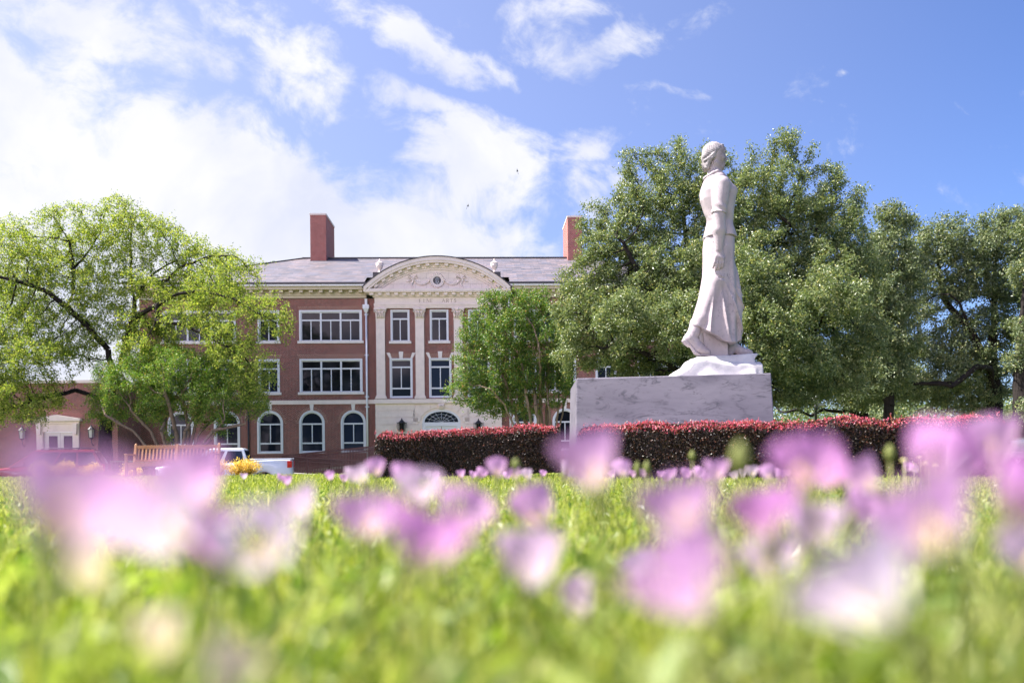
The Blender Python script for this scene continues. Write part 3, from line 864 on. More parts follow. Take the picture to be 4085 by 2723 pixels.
    # urns on dark pedestals
    for sx in (1520, 1975):
        x = lx(sx) if sx < 1749 else lx(1975); zb = lz(1091)
        d = MB(); d.box(x - .46, x + .46, -.6, .3, zb - 1.0, zb); pd = d.build('urn_pedestal', GUTTER, bld)
        u = MB(); u.lathe([(r__ * .9, z__ * .85) for r__, z__ in ((.26, 0), (.26, .06), (.14, .12), (.08, .2), (.10, .27), (.22, .42), (.29, .62), (.31, .78), (.27, .8), (.33, .83), (.33, .88), (.22, .95), (.12, 1.02), (.06, 1.08), (.05, 1.16), (.06, 1.2), (.02, 1.27))], (x, -.15, zb), 16)
        u.build('urn', LIME, pd)
    # ---- rusticated ground floor
    g = MB()
    fan_c, fan_r = lx(1759), 1.42
    za0 = lz(1684)              # springing of the fanlight
    fz = .95
    top = zb0 - .003
    def arch_z(x):
        dx = (x - fan_c) / fan_r
        return za0 + fz * math.sqrt(max(0, 1 - dx * dx)) if abs(dx) < 1 else None
    # back plane with the opening
    ring = [(fan_c - fan_r * math.cos(math.pi * k / 24), za0 + fz * math.sin(math.pi * k / 24)) for k in range(25)]
    yb_ = py - .04
    g.add([(-pav, yb_, 0), (fan_c - fan_r, yb_, 0), (fan_c - fan_r, yb_, top), (-pav, yb_, top)], [(0, 1, 2, 3)])
    g.add([(fan_c + fan_r, yb_, 0), (pav, yb_, 0), (pav, yb_, top), (fan_c + fan_r, yb_, top)], [(0, 1, 2, 3)])
    for k in range(24):
        a, b = ring[k], ring[k + 1]
        g.add([(a[0], yb_, a[1]), (b[0], yb_, b[1]), (b[0], yb_, top), (a[0], yb_, top)], [(0, 1, 2, 3)])
        g.add([(a[0], yb_, a[1]), (b[0], yb_, b[1]), (b[0], yb_ + .5, b[1]), (a[0], yb_ + .5, a[1])], [(3, 2, 1, 0)])
    for sx in (-1, 1):
        xx = fan_c + sx * fan_r
        g.add([(xx, yb_, 0), (xx, yb_, za0), (xx, yb_ + .5, za0), (xx, yb_ + .5, 0)], [(0, 1, 2, 3)])
    # courses and fan of voussoirs
    ch = .52; nC = int(top / ch) + 1
    jw = .02
    vo = [R(90 + 13.5 + k * 19) for k in range(4)]
    for k in range(nC):
        z1 = top - k * ch - (.0 if k == 0 else jw); z0_ = max(0, top - (k + 1) * ch + jw)
        if z1 <= z0_: continue
        # inner limit grows where the voussoirs spread
        zm = (z0_ + z1) / 2
        lim = 1.95 if zm > za0 + .5 else (1.75 if zm > za0 - .3 else fan_r + .16)
        if zm > za0 + 1.2: lim = 2.15
        g.box(-pav - .03, fan_c - lim, py - .10, yb_ + .01, z0_, z1)
        g.box(fan_c + lim, pav + .03, py - .10, yb_ + .01, z0_, z1)
    N = 9
    for k in range(N):
        a0_, a1_ = math.pi * k / N + .018, math.pi * (k + 1) / N - .018
        if k == N // 2: continue
        pa = []
        for a in (a0_, (a0_ + a1_) / 2, a1_):
            pa.append((fan_c + (fan_r + .16) * math.cos(a), za0 + (fz + .16) * math.sin(a)))
        pb = []
        for a in (a1_, a0_):
            dx, dz = math.cos(a), math.sin(a)
            tt = min((2.1 / abs(dx)) if abs(dx) > 1e-3 else 9, ((top - .01 - za0) / dz) if dz > 1e-3 else 9)
            pb.append((fan_c + tt * dx, za0 + tt * dz))
        if min(p_[1] for p_ in pb) < za0: continue
        g.prism(pa + pb, py - .10, yb_ + .01)
    gr = g.build('rusticated_base', LIME, bld)
    k_ = MB(); k_.prism([(fan_c - .17, za0 + fz + .05), (fan_c + .17, za0 + fz + .05), (fan_c + .26, top - .003), (fan_c - .26, top - .003)], py - .22, yb_)
    for q in (-1, 0, 1): k_.tube([(fan_c + q * .11, py - .24, za0 + fz + .12), (fan_c + q * .14, py - .26, top - .1)], [.035, .06], 6)
    k_.build('keystone', LIME, bld)
    b = MB(); b.box(-pav - .10, pav + .10, py - .26, .02, zb0, lz(1592)); b.build('belt_course', LIME, bld)
    d = MB()
    arc = lambda r_, zz, y0, y1: None
    for k in range(20):
        a, b2 = math.pi * k / 20, math.pi * (k + 1) / 20
        P = [(fan_c + (fan_r - s_) * math.cos(t_), za0 + (fz - s_) * math.sin(t_)) for s_, t_ in ((.16, a), (0, a), (0, b2), (.16, b2))]
        d.prism(P, py - .02, py + .15)
    d.box(fan_c - fan_r, fan_c + fan_r, py - .02, py + .2, za0 - .3, za0)
    for sx in (-1, 1): d.box(fan_c + sx * (fan_r - .12) - .12, fan_c + sx * (fan_r - .12) + .12, py - .02, py + .2, 0, za0 - .302)
    d.box(fan_c - fan_r + .24, fan_c - .02, py + .06, py + .14, 0, za0 - .302); d.box(fan_c + .02, fan_c + fan_r - .24, py + .06, py + .14, 0, za0 - .302)
    dr = d.build('door', FRAME, bld)
    f = MB(); f.add([(fan_c + (fan_r - .12) * math.cos(math.pi * k / 20), py + .1, za0 + (fz - .12) * math.sin(math.pi * k / 20)) for k in range(21)], [tuple(range(21))])
    f.build('pane', GLASS, dr)
    f = MB()
    for k in range(1, 8):
        a = math.pi * k / 8
        f.tube([(fan_c, py + .08, za0), (fan_c + (fan_r - .2) * math.cos(a), py + .08, za0 + (fz - .18) * math.sin(a))], .012, 5)
    for rr_ in (.45, .75):
        f.tube([(fan_c + (fan_r - .16) * rr_ * math.cos(math.pi * k / 20), py + .08, za0 + (fz - .16) * rr_ * math.sin(math.pi * k / 20)) for k in range(21)], .012, 5)
    f.build('glazing_bar', FRAME, dr)
    # ---- downpipes
    for sx in (-1, 1):
        x = sx * abs(lx(1465)); d = MB()
        d.box(x - .09, x + .09, -.26, -.10, lz(1218), lz(1192)); d.tube([(x, -.18, lz(1245)), (x, -.18, 0)], .075, 10)
        d.hexa([(x - .1, -.3, lz(1247)), (x + .1, -.3, lz(1247)), (x + .1, -.06, lz(1247)), (x - .1, -.06, lz(1247))],
               [(x - .2, -.42, lz(1233)), (x + .2, -.42, lz(1233)), (x + .2, -.04, lz(1233)), (x - .2, -.04, lz(1233))])
        d.box(x - .23, x + .23, -.45, -.03, lz(1233) + .002, lz(1217)); d.ball((x, -.46, lz(1225)), .05, 6, 4)
        for s_ in (1254, 1415, 1580, 1620): d.box(x - .15, x + .15, -.2, -.02, lz(s_) - .04, lz(s_) + .04)
        d.build('downpipe', PIPE, bld)
    d = MB(); d.tube([(lx(997), -.1, 0), (lx(997), -.1, lz(1612, 1000))], .06, 8); d.build('downpipe', IRON, bld)
    # glazed strip of the right wing seen between the myrtle stems
    zz0, zz1 = lz(1726, 2180), lz(1668, 2180)
    x0, x1 = lx(2068), lx(2300)
    return
build_hall()

def wall_lantern(sx, sy, Y, s, label, cage=False):
    p = at(sx, sy, Y)
    r_ = empty('wall_lantern', p, 0, label, 'lantern', 'wall lanterns on the brick buildings')
    b = MB(); h = .26 * s
    b.lathe([(.20 * s, h), (.24 * s, h + .02 * s), (.13 * s, h + .15 * s), (.05 * s, h + .22 * s), (.04 * s, h + .3 * s), (.01, h + .34 * s)], (0, 0, 0), 8, False)
    b.lathe([(.05 * s, -h - .12 * s), (.15 * s, -h - .02 * s), (.17 * s, -h)], (0, 0, 0), 8, False)
    for k in range(4):
        a = math.pi / 4 + k * math.pi / 2
        b.bar((.16 * s * math.cos(a), .16 * s * math.sin(a), -h), (.20 * s * math.cos(a), .20 * s * math.sin(a), h), .03 * s)
    if cage:
        for k in range(8):
            a = k * math.pi / 4
            b.tube([(.2 * s * math.cos(a), .2 * s * math.sin(a), -h * 1.1), (.34 * s * math.cos(a), .34 * s * math.sin(a), 0), (.3 * s * math.cos(a), .3 * s * math.sin(a), h), (.36 * s * math.cos(a), .36 * s * math.sin(a), h * 1.25)], .014 * s, 5)
        b.tube([(.33 * s * math.cos(k * .5236), .33 * s * math.sin(k * .5236), h) for k in range(13)], .014 * s, 5)
    b.build('frame', IRON, r_)
    g = MB(); g.hexa([(-.1 * s, -.1 * s, -h + .01), (.1 * s, -.1 * s, -h + .01), (.1 * s, .1 * s, -h + .01), (-.1 * s, .1 * s, -h + .01)],
                     [(-.125 * s, -.125 * s, h - .01), (.125 * s, -.125 * s, h - .01), (.125 * s, .125 * s, h - .01), (-.125 * s, .125 * s, h - .01)])
    g.build('lamp_glass', LAMPGLASS if not cage else GLASS, r_)
    k = MB(); k.tube([(0, 0, -h - .1 * s), (0, .05, -h - .38 * s), (0, .25 * s, -h - .52 * s), (0, .40 * s, -h - .42 * s)], .03 * s, 6); k.box(-.08 * s, .08 * s, .36 * s, .42 * s, -h - .75 * s, -h - .2 * s)
    k.build('bracket', IRON, r_)
    return r_

# ------------------------------------------------------------------ single-storey brick annex on the left
AY = 59.5; APX = F_PX / AY
def build_annex():
    p0 = at(469, 1700, AY); gz = GZ
    a = empty('brick_annex', (p0.x, AY, gz), 0, 'single-storey red brick annex with cream double doors behind the dark red car', 'building')
    X = lambda s: (s - 469) / APX
    Z = lambda s, sx=250: (HY - ROLL * (sx - CX) - s) / APX + CAMZ - gz
    zt = Z(1528)
    d0, d1, dz = X(150), X(318), Z(1690)
    m = MB(); wall_with_openings(m, X(-420), 0, 0, zt, [(d0 + .1, d1 - .1, 0.0, dz - .1, False)], 0)
    m.add([(0, 0, 0), (0, 4.6, 0), (0, 4.6, zt), (0, 0, zt)], [(0, 1, 2, 3)])
    m.add([(X(-420), 0, zt), (0, 0, zt), (0, 9, zt), (X(-420), 9, zt)], [(0, 1, 2, 3)])
    m.build('wall', BRICK, a)
    c = MB(); c.box(X(-420), .08, -.1, .3, zt + .002, zt + .2); c.box(.002, .08, .3, 4.6, zt + .002, zt + .2); c.build('coping', LIME, a)
    s = MB()
    s.box(d0, d0 + .42, -.16, .22, 0, dz); s.box(d1 - .42, d1, -.16, .22, 0, dz)
    s.box(d0 + .42, d1 - .42, -.12, .22, Z(1722), dz)
    s.box(d0 - .05, d1 + .05, -.2, .1, dz + .002, dz + .18); s.box(d0 - .2, d1 + .2, -.42, .1, dz + .182, dz + .34)
    s.prism([(d0 - .22, dz + .342), (d1 + .22, dz + .342), ((d0 + d1) / 2, dz + .62)], -.42, .1)
    for e in (d0 + .21, d1 - .21): s.prism([(e - .12, dz - .75), (e + .12, dz - .75), (e + .16, dz), (e - .16, dz)], -.34, -.162)
    s.build('door_surround', LIME, a)
    for q, (e0, e1, g0, g1) in enumerate(((d0 + .44, X(239.5), 193, 228), (X(240.5), d1 - .44, 252, 287))):
        m = MB(); z1 = Z(1724)
        m.box(e0, X(g0), .05, .13, 0, z1); m.box(X(g1), e1, .05, .13, 0, z1)
        m.box(X(g0), X(g1), .05, .13, Z(1738), z1); m.box(X(g0), X(g1), .05, .13, 0, Z(1800))
        d = m.build('door', DOORW, a)
        g = MB(); g.add([(X(g0), .1, Z(1800)), (X(g1), .1, Z(1800)), (X(g1), .1, Z(1738)), (X(g0), .1, Z(1738))], [(0, 1, 2, 3)]); g.build('pane', GLASS, d)
        h = MB(); hx = e1 - .1 if q == 0 else e0 + .1
        h.tube([(hx, .0, 1.0), (hx, -.04, 1.05), (hx, -.04, 1.3), (hx, .0, 1.35)], .015, 6); h.build('handle', CHROME, d)
    return a
build_annex()
wall_lantern(88, 1733, AY - .35, 1.05, 'black lantern with frosted glass on the annex wall, left of the cream double doors')
wall_lantern(364, 1729, AY - .35, 1.05, 'black lantern with frosted glass on the annex wall, between double doors and tree trunk')
wall_lantern(1603, 1702, BY - .95, 1.1, 'black caged iron lantern left of the arched fanlight on the limestone base', True)
wall_lantern(1909, 1704, BY - .95, 1.1, 'black caged iron lantern right of the arched fanlight, above the left hedge', True)

# ------------------------------------------------------------------ ramp with dark red railings in front of the hall
def build_ramp():
    Y = 55.0
    P = lambda sx, sy, y=Y: at(sx, sy, y)
    r_ = empty('access_ramp', (P(1130, 1825).x, Y, GZ), 0, 'zigzag access ramp with dark red railings in front of the brick hall', 'ramp')
    o = Vector(r_.location)
    def run(name, a, b, ya, yb_, drop):
        a0, b0 = P(*a, ya), P(*b, yb_)
        a0, b0 = a0 - o, b0 - o
        m = MB()
        m.bar(a0, b0, .07, .06)
        dz = Vector((0, 0, -drop))
        m.bar(a0 + Vector((0, 0, -.24)), b0 + Vector((0, 0, -.24)), .05, .04)
        m.bar(a0 + dz, b0 + dz, .05, .04)
        n = int((b0 - a0).length / .10)
        for k in range(n + 1):
            p = a0.lerp(b0, k / n)
            if k % 15 == 0: m.bar(p, (p.x, p.y, p.z - drop - .12), .06, .06)
            else: m.bar(p + Vector((0, 0, -.02)), p + dz, .032, .03)
        m.build(name, RAILRED, r_)
        return a0, b0
    run('railing', (1128, 1816), (1560, 1772), 56.2, 56.0, 1.0)
    run('railing', (1128, 1818), (1560, 1774), 54.6, 54.4, 1.0)
    run('railing', (1130, 1818), (1530, 1842), 54.45, 54.2, .95)
    run('railing', (1130, 1819), (1530, 1843), 52.9, 52.7, .95)
    run('railing', (960, 1817), (1128, 1816), 56.3, 56.2, .9)
    # decks
    d = MB()
    def deck(sa, sb, y0, y1):
        a0, a1 = P(*sa, y0) - o, P(*sb, y0) - o
        b1, b0 = P(*sb, y1) - o, P(*sa, y1) - o
        z = -1.02; th = .16
        d.hexa([(a0.x, a0.y, a0.z + z - th), (a1.x, a1.y, a1.z + z - th), (b1.x, b1.y, a1.z + z - th), (b0.x, b0.y, a0.z + z - th)],
               [(a0.x, a0.y, a0.z + z), (a1.x, a1.y, a1.z + z), (b1.x, b1.y, a1.z + z), (b0.x, b0.y, a0.z + z)])
    deck((1128, 1818), (1560, 1774), 54.7, 56.1)
    deck((1130, 1818), (1530, 1842), 53.0, 54.3)
    d.build('ramp_deck', CONC, r_)
build_ramp()
# ------------------------------------------------------------------ marble plinth and statue
PT = 1.905                                             # height of the plinth's top
def build_plinth():
    z0 = -.16
    top = [(1.335, 17.38), (5.08, 16.66), (5.36, 19.5), (1.405, 20.25)]
    bot = [(1.29, 17.33), (5.15, 16.60), (5.43, 19.56), (1.355, 20.3)]
    r_ = empty('statue_plinth', (3.2, 18.4, z0), 0, 'big pale veined marble plinth behind the burgundy hedges', 'plinth')
    o = Vector((3.2, 18.4, z0))
    f = lambda P, z: [(p[0] - o.x, p[1] - o.y, z - z0) for p in P]
    m = MB(); m.hexa(f(bot, z0 + .42), f(top, PT))
    m.build('block', MARBLE, r_, bevel=.018)
    g = lambda P, e: [(P[0][0] - e, P[0][1] - e), (P[1][0] + e, P[1][1] - e), (P[2][0] + e, P[2][1] + e), (P[3][0] - e, P[3][1] + e)]
    m = MB(); m.hexa(f(g(bot, .12), z0), f(g(bot, .07), z0 + .417)); m.build('base_step', MARBLE, r_, bevel=.015)
build_plinth()

def surface_nets(Fv, org, h):
    ins = Fv < 0
    s = [(i, j, k) for i in (0, 1) for j in (0, 1) for k in (0, 1)]
    nx, ny, nz = Fv.shape
    sl_ = lambda A, c: A[c[0]:nx - 1 + c[0], c[1]:ny - 1 + c[1], c[2]:nz - 1 + c[2]]
    cnt = sum(sl_(ins, c).astype(np.int8) for c in s)
    act = (cnt > 0) & (cnt < 8)
    I, J, K = np.nonzero(act)
    ids = np.full(act.shape, -1, np.int32); ids[I, J, K] = np.arange(len(I))
    pos = np.zeros((len(I), 3)); n = np.zeros(len(I))
    val = {c: Fv[I + c[0], J + c[1], K + c[2]] for c in s}
    for a in s:
        for ax in range(3):
            if a[ax]: continue
            b = list(a); b[ax] = 1; b = tuple(b)
            va, vb = val[a], val[b]
            mk = (va < 0) != (vb < 0)
            t = np.where(mk, va / np.where(mk, va - vb, 1), 0)
            p = np.array(a, float)[None] + np.zeros((len(I), 1)); p[:, ax] += t
            pos += p * mk[:, None]; n += mk
    V = (np.stack([I, J, K], 1) + pos / n[:, None]) * h + np.array(org)
    Q = []
    for ax in range(3):
        u, v = (ax + 1) % 3, (ax + 2) % 3
        A = np.moveaxis(ins, (ax, u, v), (0, 1, 2)); ID = np.moveaxis(ids, (ax, u, v), (0, 1, 2))
        a, b = A[:-1, 1:-1, 1:-1], A[1:, 1:-1, 1:-1]
        i, j, k = np.nonzero(a != b)
        q = np.stack([ID[i, j, k], ID[i, j + 1, k], ID[i, j + 1, k + 1], ID[i, j, k + 1]], 1)
        fl = ~a[i, j, k]
        q[fl] = q[fl][:, ::-1]
        Q.append(q)
    Q = np.concatenate(Q); Q = Q[(Q >= 0).all(1)]
    return V, Q

def grid(b0, b1, h):
    ax = [np.arange(b0[i], b1[i] + h, h, dtype=np.float32) for i in range(3)]
    return np.meshgrid(*ax, indexing='ij')

def smin(a, b, k):
    hh = np.clip(.5 + .5 * (b - a) / k, 0, 1)
    return b + (a - b) * hh - k * hh * (1 - hh)
def smax(a, b, k): return -smin(-a, -b, k)
def cap(G, a, b, ra, rb=None, sc=(1, 1, 1)):
    rb = ra if rb is None else rb
    a = np.array(a, np.float32); b = np.array(b, np.float32)
    d = b - a; L = float((d * d).sum())
    px, py, pz = (G[i] - a[i] for i in range(3))
    t = np.clip((px * d[0] + py * d[1] + pz * d[2]) / L, 0, 1)
    return np.sqrt(((px - t * d[0]) / sc[0]) ** 2 + ((py - t * d[1]) / sc[1]) ** 2 + ((pz - t * d[2]) / sc[2]) ** 2) - (ra + (rb - ra) * t)
def ell(G, c, r_):
    k = np.sqrt(sum(((G[i] - c[i]) / r_[i]) ** 2 for i in range(3)))
    return (k - 1) * min(r_)
def loft(G, secs, mod=None):
    """secs: (z, cx, a, b) from top to bottom; ellipse sections; mod adds to the surface"""
    zz = np.array([s[0] for s in secs][::-1], np.float32)
    P = [np.interp(G[2], zz, np.array([s[i] for s in secs][::-1], np.float32)).astype(np.float32) for i in (1, 2, 3)]
    x, y = G[0] - P[0], G[1]
    k = np.sqrt((np.abs(x) / P[1]) ** 2.3 + (np.abs(y) / P[2]) ** 2.3 + 1e-6) ** (2 / 2.3)
    d = (k - 1) * np.minimum(P[1], P[2])
    if mod is not None: d = d + mod
    d = np.maximum(d, np.maximum(G[2] - zz[-1], zz[0] - G[2]))
    return d

def build_statue():
    SX, SY, SYY = 2856, 1425, 18.2
    U = SYY / F_PX                                    # one photograph pixel at the statue
    base = at(SX, SY, SYY)
    root = empty('statue', (base.x, SYY, PT), 0, 'weathered white marble statue of a striding woman on the marble plinth', 'statue')
    zoff = base.z - PT
    def make(name, V, Q, m):
        V = V * U; V[:, 2] += zoff
        return np_mesh(name, V, Q, m, root)

    # ---- body: head, neck, arms, hands, trunk, legs as one surface
    h = 2.0
    G = grid((-120, -118, 6), (100, 118, 866), h)
    # trunk and legs under the clothes
    d = cap(G, (12, 0, 700), (14, 0, 640), 40, 38, (1, 1.25, 1))
    d = smin(d, cap(G, (14, 0, 640), (20, 0, 470), 38, 40, (1, 1.15, 1)), 20)
    d = smin(d, cap(G, (18, -26, 460), (2, -30, 290), 32, 24), 16)
    d = smin(d, cap(G, (2, -30, 290), (-92, -28, 100), 22, 15), 10)
    d = smin(d, cap(G, (18, 26, 460), (52, 26, 270), 32, 24), 16)
    d = smin(d, cap(G, (52, 26, 270), (70, 26, 40), 22, 15), 10)
    # neck
    d = smin(d, cap(G, (2, 0, 712), (-1, 0, 775), 29, 25, (1, .92, 1)), 12)
    # skull and face
    hd = ell(G, (0, 0, 811), (43, 34, 43))
    hd = smin(hd, ell(G, (18, 0, 826), (28.5, 26, 21)), 8)
    hd = smin(hd, ell(G, (14, 0, 790), (31, 27, 40)), 10)
    hd = smin(hd, cap(G, (30, 0, 755), (33, 0, 764), 12, 10.5, (1, 1.2, 1)), 9)           # chin
    hd = smin(hd, cap(G, (0, -24, 768), (22, -10, 755), 7, 7), 12)                        # jaw
    hd = smin(hd, cap(G, (0, 24, 768), (22, 10, 755), 7, 7), 12)
    hd = smin(hd, cap(G, (41, -15, 816), (41, 15, 816), 4.5, 4.5), 5)                          # brow
    for s in (-1, 1):
        hd = smax(hd, -ell(G, (47, s * 14, 806), (13, 10.5, 7)), 2.5)                          # socket
        hd = smin(hd, ell(G, (35, s * 13, 805), (6, 6.5, 4.2)), 1.0)                     # eye
        hd = smin(hd, cap(G, (41, s * 7, 810), (38.5, s * 18, 808.5), 1.6, 1.4), 1.5)        # lid
        hd = smin(hd, ell(G, (27, s * 19, 790), (10, 9, 9)), 8)                            # cheek
        hd = smin(hd, ell(G, (-4, s * 31, 795), (5, 5, 9)), 2)                             # ear
        hd = smin(hd, ell(G, (46, s * 5, 785), (4, 3.4, 3.2)), 2)                          # nostril wing
    hd = smin(hd, cap(G, (42.5, 0, 812), (50.5, 0, 787.5), 3.2, 4.2), 2.5)                        # nose
    hd = smin(hd, cap(G, (42.5, -7, 775), (42.5, 7, 775), 3.2, 3.2), 2)                 # lips
    hd = smin(hd, cap(G, (41.5, -6, 768.5), (41.5, 6, 768.5), 3.4, 3.4), 2)
    hd = smax(hd, -cap(G, (46.5, -9, 771.8), (46.5, 9, 771.8), 1.6), 1.5)
    d = smin(d, hd, 8)
    # near arm hangs a little behind, far arm a little forward
    ax, ay = [], []
    for (sgn, sh, el, wr) in ((-1, (13, -68, 664), (-2, -80, 547), (-3, -78, 412)), (1, (13, 68, 664), (20, 80, 547), (52, 80, 422))):
        d = smin(d, cap(G, sh, el, 27, 22), 8)
        d = smin(d, cap(G, el, tuple(np.array(el) * .55 + np.array(wr) * .45), 23, 24.5), 8)
        d = smin(d, cap(G, tuple(np.array(el) * .55 + np.array(wr) * .45), wr, 24.5, 13.5, (1, .9, 1)), 8)
        w = np.array(wr, float); fwd = (w - np.array(el)); fwd /= np.linalg.norm(fwd)
        s_ = np.array((1, 0, 0)) - fwd * fwd[0]; s_ /= np.linalg.norm(s_)      # across the knuckles (front is +)
        n_ = np.cross(fwd, s_) ; n_ *= -1 if n_[1] * sgn < 0 else 1             # back of the hand, outwards
        P = lambda a, b, c: tuple(w + fwd * a + s_ * b + n_ * c)
        hand = cap(G, P(4, 0, 0), P(34, 2, 2), 12, 14, (1.25, .62, 1))
        hand = smin(hand, cap(G, P(28, -10, 2), P(36, 13, 2), 8.5, 8.5), 6)
        fing = None
        for k, (off, l1, l2, l3, rr) in enumerate(((-15, 15, 12, 9, 5.0), (-5.2, 19, 15, 10, 5.4), (5.2, 20, 15, 11, 5.4), (15, 17, 13, 9, 5.1))):
            spread = off * .16
            a = P(36, off * .92, 3); b = P(36 + l1, off + spread * .5 - 1, 3.5); c = P(36 + l1 + l2, off + spread * .6 - 3, -1); e = P(36 + l1 + l2 + l3 * .8, off + spread * .5 - 5, -7)
            f = smin(cap(G, a, b, rr + .6, rr), cap(G, b, c, rr, rr - .5), 1.2); f = smin(f, cap(G, c, e, rr - .5, rr - 1.4), 1.2)
            f = smin(f, ell(G, a, (6.2, 6.2, 6.2)), 1.5)
            fing = f if fing is None else np.minimum(fing, f)
        hand = smin(hand, fing, 2.0)
        th = smin(cap(G, P(10, 10, -3), P(28, 21, -7), 7.5, 6), cap(G, P(28, 21, -7), P(46, 20, -9), 6, 4.5), 2)
        hand = smin(hand, th, 4)
        d = smin(d, hand, 5)
    V, Q = surface_nets(d, (-120, -118, 6), h)
    make('body', V, Q, STATUE)

    # ---- hair, swept back under a rolled edge to a knot at the nape
    h = 1.6
    o0 = (-64, -46, 728)
    G = grid(o0, (46, 46, 868), h)
    hr = ell(G, (-2, 0, 813), (46, 37, 45.5))
    # face opening: the edge runs from the forehead back and down past the ear
    edge = (G[0] - 11) * .68 - (G[2] - 823) * .74
    groove = np.sin((G[0] * .75 + G[2] * .52) * .8 + np.sin(G[2] * .16 + G[1] * .12) * 1.6) * np.sin(G[2] * .16 - G[0] * .12 + 1.0)
    hr = smax(hr, edge, 3) + groove * .75
    roll = None
    for s in (-1, 1):
        pts = [(36, 0, 846), (28, s * 16, 840), (11, s * 30, 821), (-12, s * 35, 798), (-30, s * 30, 784), (-42, s * 19, 777)]
        for a, b in zip(pts[:-1], pts[1:]):
            c = cap(G, a, b, 4.2, 4.6)
            roll = c if roll is None else smin(roll, c, 3)
        # hair falling over the ear below the roll
        side = cap(G, (4, s * 30.5, 815), (-14, s * 32, 784), 4.5, 7) + groove * .9
        roll = smin(roll, side, 4)
        roll = smin(roll, cap(G, (-22, s * 26, 782), (-31, s * 17, 752), 10, 9) + np.sin(G[0] * .5 + G[2] * .35) * 1.1, 5)
    hr = smin(hr, roll, 2.5)
    hr = smin(hr, cap(G, (-30, -13, 765), (-30, 13, 765), 11.5, 11.5, (.9, 1, 1.4)) + np.sin(G[0] * .45 + G[2] * .5) * 1.2, 6)
    hr = smin(hr, cap(G, (-36, -10, 796), (-33, 10, 764), 12, 11), 10)
    hr = smin(hr, cap(G, (-36, 10, 796), (-33, -10, 764), 12, 11), 8)
    V, Q = surface_nets(hr, o0, h)
    make('hair', V, Q, HAIRST)

    # ---- blouse with collar, cuffed sleeves and a short peplum
    h = 2.2
    o0 = (-84, -116, 440)
    G = grid(o0, (108, 116, 748), h)
    ang = np.arctan2(G[1], G[0] - 15)
    wr_ = np.sin(G[2] * .09 + ang * 3) * np.exp(-((G[2] - 545) / 40) ** 2) * 1.6
    pep = np.clip((520 - G[2]) / 40, 0, 1) * np.sin(ang * 9 + 1) * 2.2
    bl = loft(G, [(731, 8, 24, 27), (718, 8, 40, 38), (700, 9, 52, 53), (680, 11, 61, 65), (655, 13, 70, 70), (625, 14, 68.5, 67), (590, 17, 60, 62), (556, 20, 52, 57), (536, 20.5, 50, 56), (518, 20, 54, 60), (496, 19.5, 60, 66), (474, 19.5, 64.5, 70)], wr_ + pep)
    bl = smin(bl, ell(G, (62, -24, 655), (23, 23, 23)), 14); bl = smin(bl, ell(G, (62, 24, 655), (23, 23, 23)), 14)
    bl = smax(bl, -cap(G, (64, 0, 690), (70, 0, 600), 4, 2), 12)
    bl = smax(bl, -(cap(G, (-62, -22, 690), (-58, -18, 600), 6, 3)), 14)
    for s, sh, el in ((-1, (13, -66, 667), (-2, -79, 551)), (1, (13, 66, 667), (20, 79, 551))):
        slv = cap(G, sh, el, 34, 27.5)
        w2 = np.sin(G[2] * .16 + G[0] * .10) * np.exp(-((G[2] - 570) / 22) ** 2) * 2.2
        slv = slv + w2
        ax_ = np.array(el, float) - np.array(sh); ax_ /= np.linalg.norm(ax_)
        pr = (G[0] - el[0]) * ax_[0] + (G[1] - el[1]) * ax_[1] + (G[2] - el[2]) * ax_[2]
        slv = smax(slv, pr - 2, 2)
        bl = smin(bl, slv, 9)
        # armpit crease
        bl = smax(bl, -cap(G, (44, s * 62, 640), (30, s * 66, 600), 2.2, 1), 5)
        bl = smax(bl, -cap(G, (-28, s * 62, 690), (-34, s * 62, 630), 2.4, 1), 6)
        ring = np.sqrt((np.sqrt((G[0] - el[0]) ** 2 + (G[1] - el[1]) ** 2) - 25.5) ** 2 + (G[2] - el[2] - 3 + .12 * (G[0] - el[0])) ** 2) - 3.2
        bl = smin(bl, ring, 1.5)
    neck = cap(G, (3, 0, 690), (0, 0, 760), 27, 26)
    bl = smax(bl, -neck, 3)
    col_ = None
    ring = [(math.cos(a), math.sin(a)) for a in np.linspace(0, 2 * math.pi, 17)]
    cp = [(5 + 41 * c, 34 * s_, 727 - 15 * c * (1 if c > 0 else -.9) + (-6 if c > .5 else 0) + (4 if abs(c) < .4 else 0)) for c, s_ in ring]
    cp = [(x - (2 if c < -.6 else 0) * 1, y * (1.0), z) for (x, y, z), (c, s_) in zip(cp, ring)]
    for a, b in zip(cp[:-1], cp[1:]):
        c = cap(G, a, b, 6.2, 6.2); col_ = c if col_ is None else smin(col_, c, 3)
    bl = smin(bl, col_, 2)
    # tie at the back of the collar
    V, Q = surface_nets(bl, o0, h)
    make('blouse', V, Q, STATUE)

    # ---- long skirt with fanning folds
    h = 2.4
    o0 = (-140, -112, 30)
    G = grid(o0, (132, 112, 526), h)
    secs = [(522, 20, 47, 54), (490, 18.5, 57, 62), (470, 17, 63, 67), (430, 15, 66, 70), (383, 14.5, 65.5, 70), (329, 18.5, 71.5, 69), (285, 17.5, 79, 70), (241, 17, 89, 71), (180, 8, 99, 74), (126, -3, 105, 77), (100, -6, 106, 79), (40, -6, 104, 81)]
    apx, apz = -12, 300
    below = np.clip((apz - G[2]) / 120, 0, 1)
    fan = (G[0] - apx) / np.maximum(apz + 60 - G[2], 30)
    fold = (1 - np.abs(np.sin(fan * 11.5 + .9 + .35 * np.sin(G[2] * .012)))) ** 1.6
    side = np.clip(np.abs(G[1]) / 45, 0, 1)
    amp = 13 * below * np.clip((fan + .42) * 5, 0, 1)
